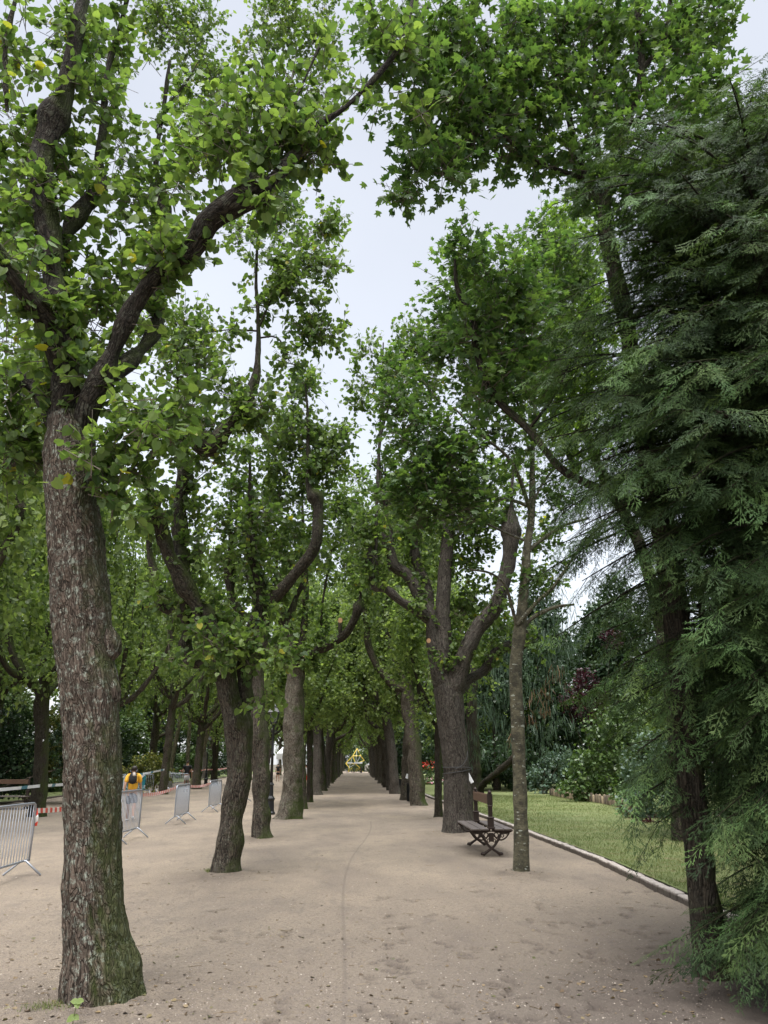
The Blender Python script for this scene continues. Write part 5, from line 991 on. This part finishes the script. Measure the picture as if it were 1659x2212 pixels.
# tapes
def tape(label, pts, mat, sag=.06, wz=.04, tail=None):
    t = thing('barrier_tape', label, 'tape', (pts[0][0], pts[0][1], 0)); g = MB()
    for a, b in zip(pts[:-1], pts[1:]):
        a = np.array(a, float); b = np.array(b, float); u = np.linspace(0, 1, 24)[:, None]; P = a*(1-u)+b*u; P[:, 2] -= 4*sag*(u*(1-u))[:, 0]
        tw_ = np.sin(u[:, 0]*9)*.25; ribbon(g, P, np.stack([np.sin(tw_)*wz*.7, np.zeros(24), np.cos(tw_)*wz], -1), .0015)
    if tail: P = np.array([pts[0], np.array(pts[0])+[.03, -.02, -.10], np.array(pts[0])+[.02, 0, -.24]]); ribbon(g, P, [.03, .01, 0], .0015)
    g.obj('band', M[mat], t); return t
tape('red and white tape tied to the nearest barrier running behind the big trunk', [(-5.42, 14.15, .98), (-5.40, 18.6, 1.0)], 'tape_red', tail=1)
tape('red and white tape from the barrier by the orange shirt to the next one', [(-5.40, 20.8, .98), (-5.45, 24.9, 1.04)], 'tape_red', .05)
tape('red and white tape spanning the last two barriers before the forked lime', [(-5.45, 27.1, 1.02), (-5.38, 30.4, 1.04)], 'tape_red', .05)
tape('blue and white tape stretched along the limes across the wide path', [(-11.5, 18, 1.0), (-10.85, 28.35, 1.0), (-11.65, 38.15, 1.05), (-11.25, 47.95, 1.38), (-13.2, 61, 1.0)], 'tape_blue', .05, .05)
tape('pinkish white tape running past the far lamp post behind the black shirt', [(-13.4, 62, 1.2), (-12.0, 65.2, 1.25), (-11.6, 77.5, 1.4), (-11.4, 88, 1.3)], 'tape_red', .08, .05)
# lamp posts -------------------------------------------------------------
def make_lamp():
    t = thing('street_lamp', 'x', 'lamp post', (0, 0, 0), 'old-style black lamp posts')
    g = MB(); lathe(g, [(.19, 0), (.19, .06), (.15, .10), (.13, .45), (.16, .50), (.16, .54), (.10, .62), (.085, .95), (.11, 1.0), (.07, 1.08)], sides=10); g.obj('base', M['black_iron'], t, local=True)
    g = MB(); lathe(g, [(.058, 1.0), (.05, 2.0), (.065, 2.03), (.065, 2.07), (.046, 2.1), (.040, 3.0), (.06, 3.03), (.03, 3.1)], sides=10)
    tb(g, [(-.2, 0, 2.86), (.2, 0, 2.86)], .012, 5); g.obj('post', M['black_iron'], t, smooth=True, local=True)
    f = MB()
    for a in range(4):
        c_, s_ = math.cos(a*math.pi/2+.785), math.sin(a*math.pi/2+.785)
        tb(f, [(.04*c_, .04*s_, 3.06), (.15*c_, .15*s_, 3.16), (.255*c_, .255*s_, 3.52)], .012, 5)
    lathe(f, [(.15, 3.14), (.16, 3.16), (.16, 3.18)], sides=4); lathe(f, [(.28, 3.52), (.30, 3.54), (.28, 3.56), (.15, 3.70), (.11, 3.70), (.11, 3.76), (.06, 3.80), (.02, 3.85), (.03, 3.88), (.0, 3.92)], sides=4)
    lo = f.obj('lantern', M['black_iron'], t, local=True)
    h = MB(); lathe(h, [(.135, 3.18), (.24, 3.52)], sides=4); m, nt, p, o = mat_new('lantern_glass'); p.inputs['Base Color'].default_value = (.2, .22, .22, 1); p.inputs['Roughness'].default_value = .15; p.inputs['Alpha'].default_value = .35
    h.obj('glass', m, lo, local=True); return t
lp = make_lamp(); lp.location = (-3.08, 29.66, 0); lp['label'] = 'black lamp post with glass lantern between the straight brown and pale burled limes'
dup(lp, (-11.97, 65.3, 0), .3, 1, 'smaller far lamp post right of the pale leaning trunk'); dup(lp, (-3.2, 88, 0), 0, 1, 'third lamp post far down the left side')
# bins
def bin_(label, loc, s=1):
    t = thing('litter_bin', label, 'bin', loc, None); t.scale = (s,)*3; g = MB(); lathe(g, [(.17, .05), (.17, .80), (.19, .82), (.19, .86), (.15, .86), (.15, .1)], sides=16); g.obj('drum', M['black_iron'], t, local=True)
    g = MB()
    for k in range(20): a = k*math.pi/10; box(g, (.178*math.cos(a), .178*math.sin(a), .43), (.02, .012, .74), rz=a)
    g.obj('slats', M['black_iron'], t, local=True); g = MB(); tb(g, [(0, .16, 0), (0, .2, 1.0)], .02, 6); g.obj('post', M['black_iron'], t, local=True)
q = gp(884, 1731); bin_('slatted dark litter bin between the tagged dark lime and the knobbly pale one', (q[0], q[1]-1.2, 0))
q = gp(863, 1712); bin_('narrow dark litter bin further along the right row', (q[0], q[1], 0), .95); bin_('small dark litter bin at the far end near the yellow frame', (.9, 150, 0), 1.1)
# white tags on trunks
def tag_box(label, c, s, tilt): 
    t = thing('tree_tag', label, 'tag', c); g = MB(); a = math.radians(tilt); box(g, (0, 0, 0), s, tilt=[[math.cos(a), 0, math.sin(a)], [0, 1, 0], [-math.sin(a), 0, math.cos(a)]], bev=.006); g.obj('plate', M['white'], t, local=True)
    g = MB(); tb(g, [(-s[0], 0, s[2]*.55), (0, .01, s[2]*.5), (.02, .05, s[2]*.7)], .004, 4); g.obj('strap', M['cable'], t, local=True)
tag_box('white box tied aslant to the right flank of the lime behind the bench', at(1015, 1681, 21.45), (.09, .06, .27), -28)
tag_box('small white tag strapped to the dark lime beside the litter bin', at(880, 1677, 40.25), (.15, .02, .22), 20)
tag_box('white tag high on the mossy-footed lime at the left', at(88, 1600, 28.35), (.16, .03, .18), 40)
# cable round the big right lime
t = thing('cable_loop', 'dark cable looped round the trunk of the lime behind the bench', 'cable', (2.71, 21.65, 0)); g = MB(); c0 = at(987, 1662, Y5); a = np.linspace(0, 4*math.pi, 40)
P = np.stack([c0[0]+.385*np.cos(a), c0[1]+.385*np.sin(a), c0[2]+.08*np.sin(a/2)+.03*np.cos(a)], -1); tb(g, P, .012, 5, .5)
tb(g, [at(983, 1662, Y5-.42), at(1000, 1652, Y5-.42), at(1008, 1640, Y5-.38), at(1010, 1622, Y5-.3)], .010, 5, .2); g.obj('cable', M['cable'], t)
# yellow frame sculpture at the far end -------------------------------------
Yf = 150.; fx = lambda x, y, dy=0: at(713.2+x*.06613, 1563.5+y*.06613, Yf+dy)
t = thing('yellow_frame', 'yellow triangulated beam frame standing at the far end of the walk', 'structure', (at(768, 1660, Yf)[0], Yf, 0)); g = MB()
Nn = dict(a=fx(880, 810, .8), b=fx(740, 1050), c=fx(1000, 1050), d=fx(510, 1290, .5), e=fx(1110, 1200, .6), f=fx(830, 1310, -.4), g_=fx(620, 1430), h=fx(960, 1430), i=fx(600, 1570, .5), j=fx(1060, 1560, .5), k=fx(820, 1560, -.5))
for a, b in ('ab', 'ac', 'bc', 'bd', 'ce', 'bf', 'cf', 'dg_', 'fg_', 'fh', 'eh', 'g_i', 'hj', 'g_k', 'hk') if 0 else [('a', 'b'), ('a', 'c'), ('b', 'c'), ('b', 'd'), ('c', 'e'), ('b', 'f'), ('d', 'g_'), ('f', 'h'), ('g_', 'i'), ('h', 'j'), ('d', 'f'), ('f', 'e')]:
    A_, B_ = Nn[a], Nn[b]; A_ = A_.copy(); B_ = B_.copy(); A_[2] = max(A_[2], 0); B_[2] = max(B_[2], 0); tb(g, [A_, B_], .075, 4, 9)
g.obj('beams', M['yellow'], t); g = MB()
for a, b in (('c', 'f'), ('g_', 'f'), ('b', 'g_'), ('a', 'f')): tb(g, [Nn[a], Nn[b]], .035, 4, 9)
g.obj('braces', M['white'], t)
for k, (x, y, w_, c_) in enumerate([(-1.2, 149, .5, 'white'), (.3, 149.5, .8, 'white')]):
    t = thing('notice_board', ['low white notice board under the left of the yellow frame', 'wider white notice board under the right of the yellow frame'][k], 'board', (x, y, 0)); g = MB(); box(g, (x, y, 1.75), (w_*2, .05, .28), bev=.01); g.obj('panel', M['white'], t); g = MB(); box(g, (x-w_*.8, y+.06, .9), (.06, .06, 1.8)); g.obj('post', M['plank'], t); g = MB(); box(g, (x+w_*.8, y+.06, .9), (.06, .06, 1.8)); g.obj('post', M['plank'], t)
def bicycle(label, x, y, rz):
    t = thing('bicycle', label, 'bicycle', (x, y, 0), None, rz)
    for s_ in (-.52, .52):
        g = MB(); ring(g, (s_, 0, .34), .32, .025, n=18); g.obj('wheel', M['black'], t, local=True)
    g = MB(); tb(g, [(-.52, 0, .34), (-.15, 0, .34), (.35, 0, .75), (.52, 0, .34)], .02, 5); tb(g, [(-.15, 0, .34), (-.25, 0, .85)], .02, 5); tb(g, [(-.22, 0, .72), (.33, 0, .75)], .02, 5); tb(g, [(.35, -.25, .98), (.35, 0, 1.0), (.35, .25, .98)], .015, 5); tb(g, [(.35, 0, .75), (.35, 0, 1.0)], .015, 5); g.obj('frame', M['yellow'], t, local=True)
    g = MB(); box(g, (-.26, 0, .88), (.26, .12, .05), bev=.02); g.obj('saddle', M['black'], t, local=True)
bicycle('bicycle leaning under the left side of the yellow frame', -1.1, 147, .5); bicycle('bicycle leaning under the middle of the yellow frame', .2, 147, -.3)
# white gazebo and feather flags
t = thing('white_tent', 'small white event tent seen between the two slim trunks on the left', 'tent', (-8.6, 105, 0)); g = MB()
for sx in (-1.5, 1.5):
    for sy in (-1.5, 1.5): tb(g, [(-8.6+sx, 105+sy, 0), (-8.6+sx, 105+sy, 2.3)], .03, 6)
g.obj('legs', M['galv'], t); g = MB(); lathe(g, [(2.3, 2.2), (2.3, 2.9), (1.4, 3.6), (.1, 4.3)], (-8.6, 105, 0), 4); g.obj('roof', M['white'], t)
for k, (px, Y, c_, lab) in enumerate([(831, 92, 'bluegrey', 'blue upright feather flag beyond the right row'), (838, 90, 'red', 'red upright feather flag beyond the right row')]):
    x = at(px, 1700, Y)[0]; t = thing('feather_flag', lab, 'flag', (x, Y, 0)); g = MB(); tb(g, [(x, Y, 0), (x, Y, 3.6)], .02, 5); g.obj('pole', M['galv'], t); g = MB(); ribbon(g, [(x+.22, Y, .8), (x+.24, Y+.03, 1.8), (x+.24, Y-.03, 2.8), (x+.12, Y, 3.5)], [.2, .02, 0], .004); g.obj('sail', M[c_], t)

# ================================================================ PEOPLE
def skin_mesh(name, pts, edges, rad, mat, parent, sub=1):
    me = bpy.data.meshes.new(name); me.from_pydata([tuple(p) for p in pts], edges, []); tmp = bpy.data.objects.new(name, me); COL.objects.link(tmp)
    md = tmp.modifiers.new('s', 'SKIN'); md.use_smooth_shade = True
    for i, r_ in enumerate(rad):
        sv = me.skin_vertices[0].data[i]; rr = r_ if isinstance(r_, tuple) else (r_, r_); sv.radius = rr; sv.use_root = (i == 0)
    sb = tmp.modifiers.new('u', 'SUBSURF'); sb.levels = sub; sb.render_levels = sub
    dg = bpy.context.evaluated_depsgraph_get(); m2 = bpy.data.meshes.new_from_object(tmp.evaluated_get(dg)); bpy.data.objects.remove(tmp)
    m2.materials.clear(); m2.materials.append(mat); return meshobj(name, m2, parent)
def person(label, loc, rz, Ht, stride=.0, top='black', low='whitecloth', legs_len=.30, sleeve=.5, hair='hair', bulk=1., longhair=False, armup=False, lift=0):
    t = thing('person', label, 'person', loc, None, rz); S = Ht
    B = lambda x, y, z: np.array([x, y, z])*S
    P = [B(0, 0, .52), B(0, .005, .62), B(0, 0, .73), B(0, -.005, .815), B(0, .005, .85), B(0, .01, .885), B(0, .012, .935), B(0, .01, .975)]
    Rd = [(.088*bulk, .066*bulk), (.078*bulk, .058*bulk), (.098*bulk, .066*bulk), .045, .033, .047, (.052, .062), .04]; E_ = [(i, i+1) for i in range(7)]
    def add(p, r_, j): P.append(p); Rd.append(r_); E_.append((j, len(P)-1)); return len(P)-1
    arms = {}; legs = {}
    for s_ in (-1, 1):
        sw = stride*s_*.8
        sh_ = add(B(s_*.105*bulk, 0, .80), .040*bulk, 3)
        if armup: el = add(B(s_*.15, .02, .93), .026, sh_); wr = add(B(s_*.17, .03, 1.06), .018, el); hd = add(B(s_*.17, .03, 1.10), .02, wr); fd = np.array([0, 0, 1.])
        else: el = add(B(s_*.142*bulk, sw*.35-.01, .635), .027*bulk, sh_); wr = add(B(s_*.150*bulk, sw*.8+.03, .50), .017, el); hd = add(B(s_*.150*bulk, sw*.9+.045, .465), (.012, .022), wr); fd = np.array([0, .2, -1.])
        for k in range(4): a_ = add(P[hd]+fd*.022*S+np.array([0, (k-1.5)*.010, 0])*S, .0050, hd); add(P[a_]+(fd+np.array([-s_*.25, 0, 0]))*(.022+.004*(k in (1, 2)))*S, .0042, a_)
        a_ = add(P[wr]+(P[hd]-P[wr])*.6+np.array([-s_*.006, .022, 0])*S, .0060, wr); add(P[a_]+np.array([0, .008, -.016])*S, .0045, a_)
        arms[s_] = (sh_, el)
        st_ = -s_*stride; hp_ = add(B(s_*.048, 0, .485), .060*bulk, 0); kn = add(B(s_*.055, st_*.5+.01, .275), .037*bulk, hp_)
        up = lift if st_ < 0 else 0
        an = add(B(s_*.052, st_*1.0-.01-up*.3, .045+up), .021, kn); hl = add(B(s_*.052, st_*1.0-.02-up*.35, .020+up*1.25), .020, an); to = add(B(s_*.060, st_*1.0+.085-up*.3, .014+up*.55), (.022, .012), hl); legs[s_] = (hp_, kn, an, hl, to)
    skin_mesh('body', P, E_, Rd, M['skin'], t)
    inf = lambda r_, k: tuple(x+k for x in r_) if isinstance(r_, tuple) else r_+k
    q = [P[0]+B(0, 0, -.0), P[1], P[2], P[3]-B(0, 0, .004)]; rr = [inf(Rd[0], .017), inf(Rd[1], .020), inf(Rd[2], .014), .052]; ee = [(0, 1), (1, 2), (2, 3)]
    for s_ in (-1, 1):
        a, b = arms[s_]; q += [P[a], P[a]*(1-sleeve)+P[b]*sleeve]; rr += [.050*bulk, .043*bulk]; ee += [(3, len(q)-2), (len(q)-2, len(q)-1)]
    skin_mesh('shirt', q, ee, [tuple(np.array(x)*1.0) if isinstance(x, tuple) else x for x in rr], M[top], t)
    q = [P[0]+B(0, 0, .015), P[0]-B(0, 0, .02)]; rr = [inf(Rd[0], .012), inf(Rd[0], .012)]; ee = [(0, 1)]
    for s_ in (-1, 1):
        h_, k_, *_ = legs[s_]; u = legs_len/.21; e = P[h_]*(1-u)+P[k_]*u; q += [P[h_]*.8+P[k_]*.2, e]; rr += [.068*bulk, .060*bulk]; ee += [(1, len(q)-2), (len(q)-2, len(q)-1)]
    skin_mesh('shorts', q, ee, rr, M[low], t)
    q = [P[5]+B(0, -.025, .01 if not longhair else -.01), P[6]+B(0, -.012, .008), P[7]+B(0, -.004, .006)]; skin_mesh('hair', q, [(0, 1), (1, 2)], [.042 if not longhair else .056, (.058, .064) if not longhair else (.066, .070), .044], M[hair], t)
    for s_ in (-1, 1):
        _, _, an, hl, to = legs[s_]; skin_mesh('shoe', [P[an]*.6+P[hl]*.4, P[hl], P[to]], [(0, 1), (1, 2)], [.026, .027, (.029, .019)], M['white' if longhair else 'black'], t)
    return t
# radii above are fractions of the height: scale them by giving metres
_sk = skin_mesh
def skin_mesh(name, pts, edges, rad, mat, parent, sub=1):
    k = 1.7; return _sk(name, pts, edges, [tuple(x*k for x in r_) if isinstance(r_, tuple) else r_*k for r_ in rad], mat, parent, sub)
pw_ = person('person walking away in an orange jersey and dark shorts, carrying a backpack', (-7.15, 26.4, PZ(-7.15, 26.4)), .25, 1.70, .16, 'orange', 'black', .19, .8, 'hair', .98, True, lift=.05)
# backpack worn by the person
bk = thing('backpack', 'black and pale grey backpack on the orange jersey', 'backpack', (-7.11, 26.17, 1.27), None, .25)
skin_mesh('pouch', [(0, 0, -.17), (0, -.02, -.05), (0, 0, .10), (0, .03, .20)], [(0, 1), (1, 2), (2, 3)], [(.070, .05), (.085, .06), (.075, .05), (.05, .035)], M['black'], bk)
skin_mesh('panel', [(0.03, -.05, .06), (.03, -.045, .12), (.01, .0, .20)], [(0, 1), (1, 2)], [(.035, .03), (.035, .03), (.02, .02)], M['greycloth'], bk)
for sx in (-.11, .11):
    g = MB(); ribbon(g, [(sx, .12, -.12), (sx*1.5, .30, -.02), (sx*1.2, .30, .18), (sx, .16, .27), (sx*.7, .05, .2)], [.025, 0, 0], .006); g.obj('strap', M['black'], bk, local=True)
person('person seen from behind in a black T-shirt and white shorts', (-10.75, 52, PZ(-10.64, 52)), .1, 1.92, .03, 'black', 'whitecloth', .15, .55, 'hair', 1.0)
person('tiny person stretching both arms up at the far end of the walk', (at(690*.198+596, 1660, 138)[0] if 0 else -2.75, 138, 0), 3.0, 1.75, .02, 'bluegrey', 'black', .12, .4, armup=True)
person('distant person in white top and red leggings glimpsed between the slim trunks', (at(661, 1690, 62)[0], 62, 0), .2, 1.68, .05, 'whitecloth', 'red', .20, .5)
person('distant person in a red top behind the moss-covered lime', (at(700, 1680, 80)[0]-.4, 84, 0), 2.5, 1.72, .04, 'red', 'black', .14, .5)
person('distant person in dark clothes right of the near lamp post', (at(600, 1680, 82)[0], 82, 0), .4, 1.7, .06, 'black', 'black', .14, .5)
# moss and grass tufts at two trunk feet
def tuft(label, c, n, rad, hgt):
    t = thing('grass_tuft', label, 'plant', c); a = MB(); r = np.random.default_rng(n); c = np.asarray(c)
    q = np.c_[r.normal(c[0], rad, n), r.normal(c[1], rad*.6, n), np.full(n, c[2])]; place_leaves(a, 'blade', q, np.c_[r.normal(0, .5, n), r.normal(0, .5, n), np.ones(n)], r.normal(size=(n, 3)), r.uniform(.4, 1, n)*hgt, r.random(n), r.random(n)); a.obj('blades', M['grass'], t)
q = gp(110, 2190); tuft('mossy green tuft at the left foot of the big foreground trunk', (q[0], q[1], PZ(q[0], q[1])), 260, .10, .05)
q = gp(452, 1890); tuft('tiny green tuft at the left foot of the forked lime', (q[0], q[1], PZ(q[0], q[1])), 80, .05, .09)
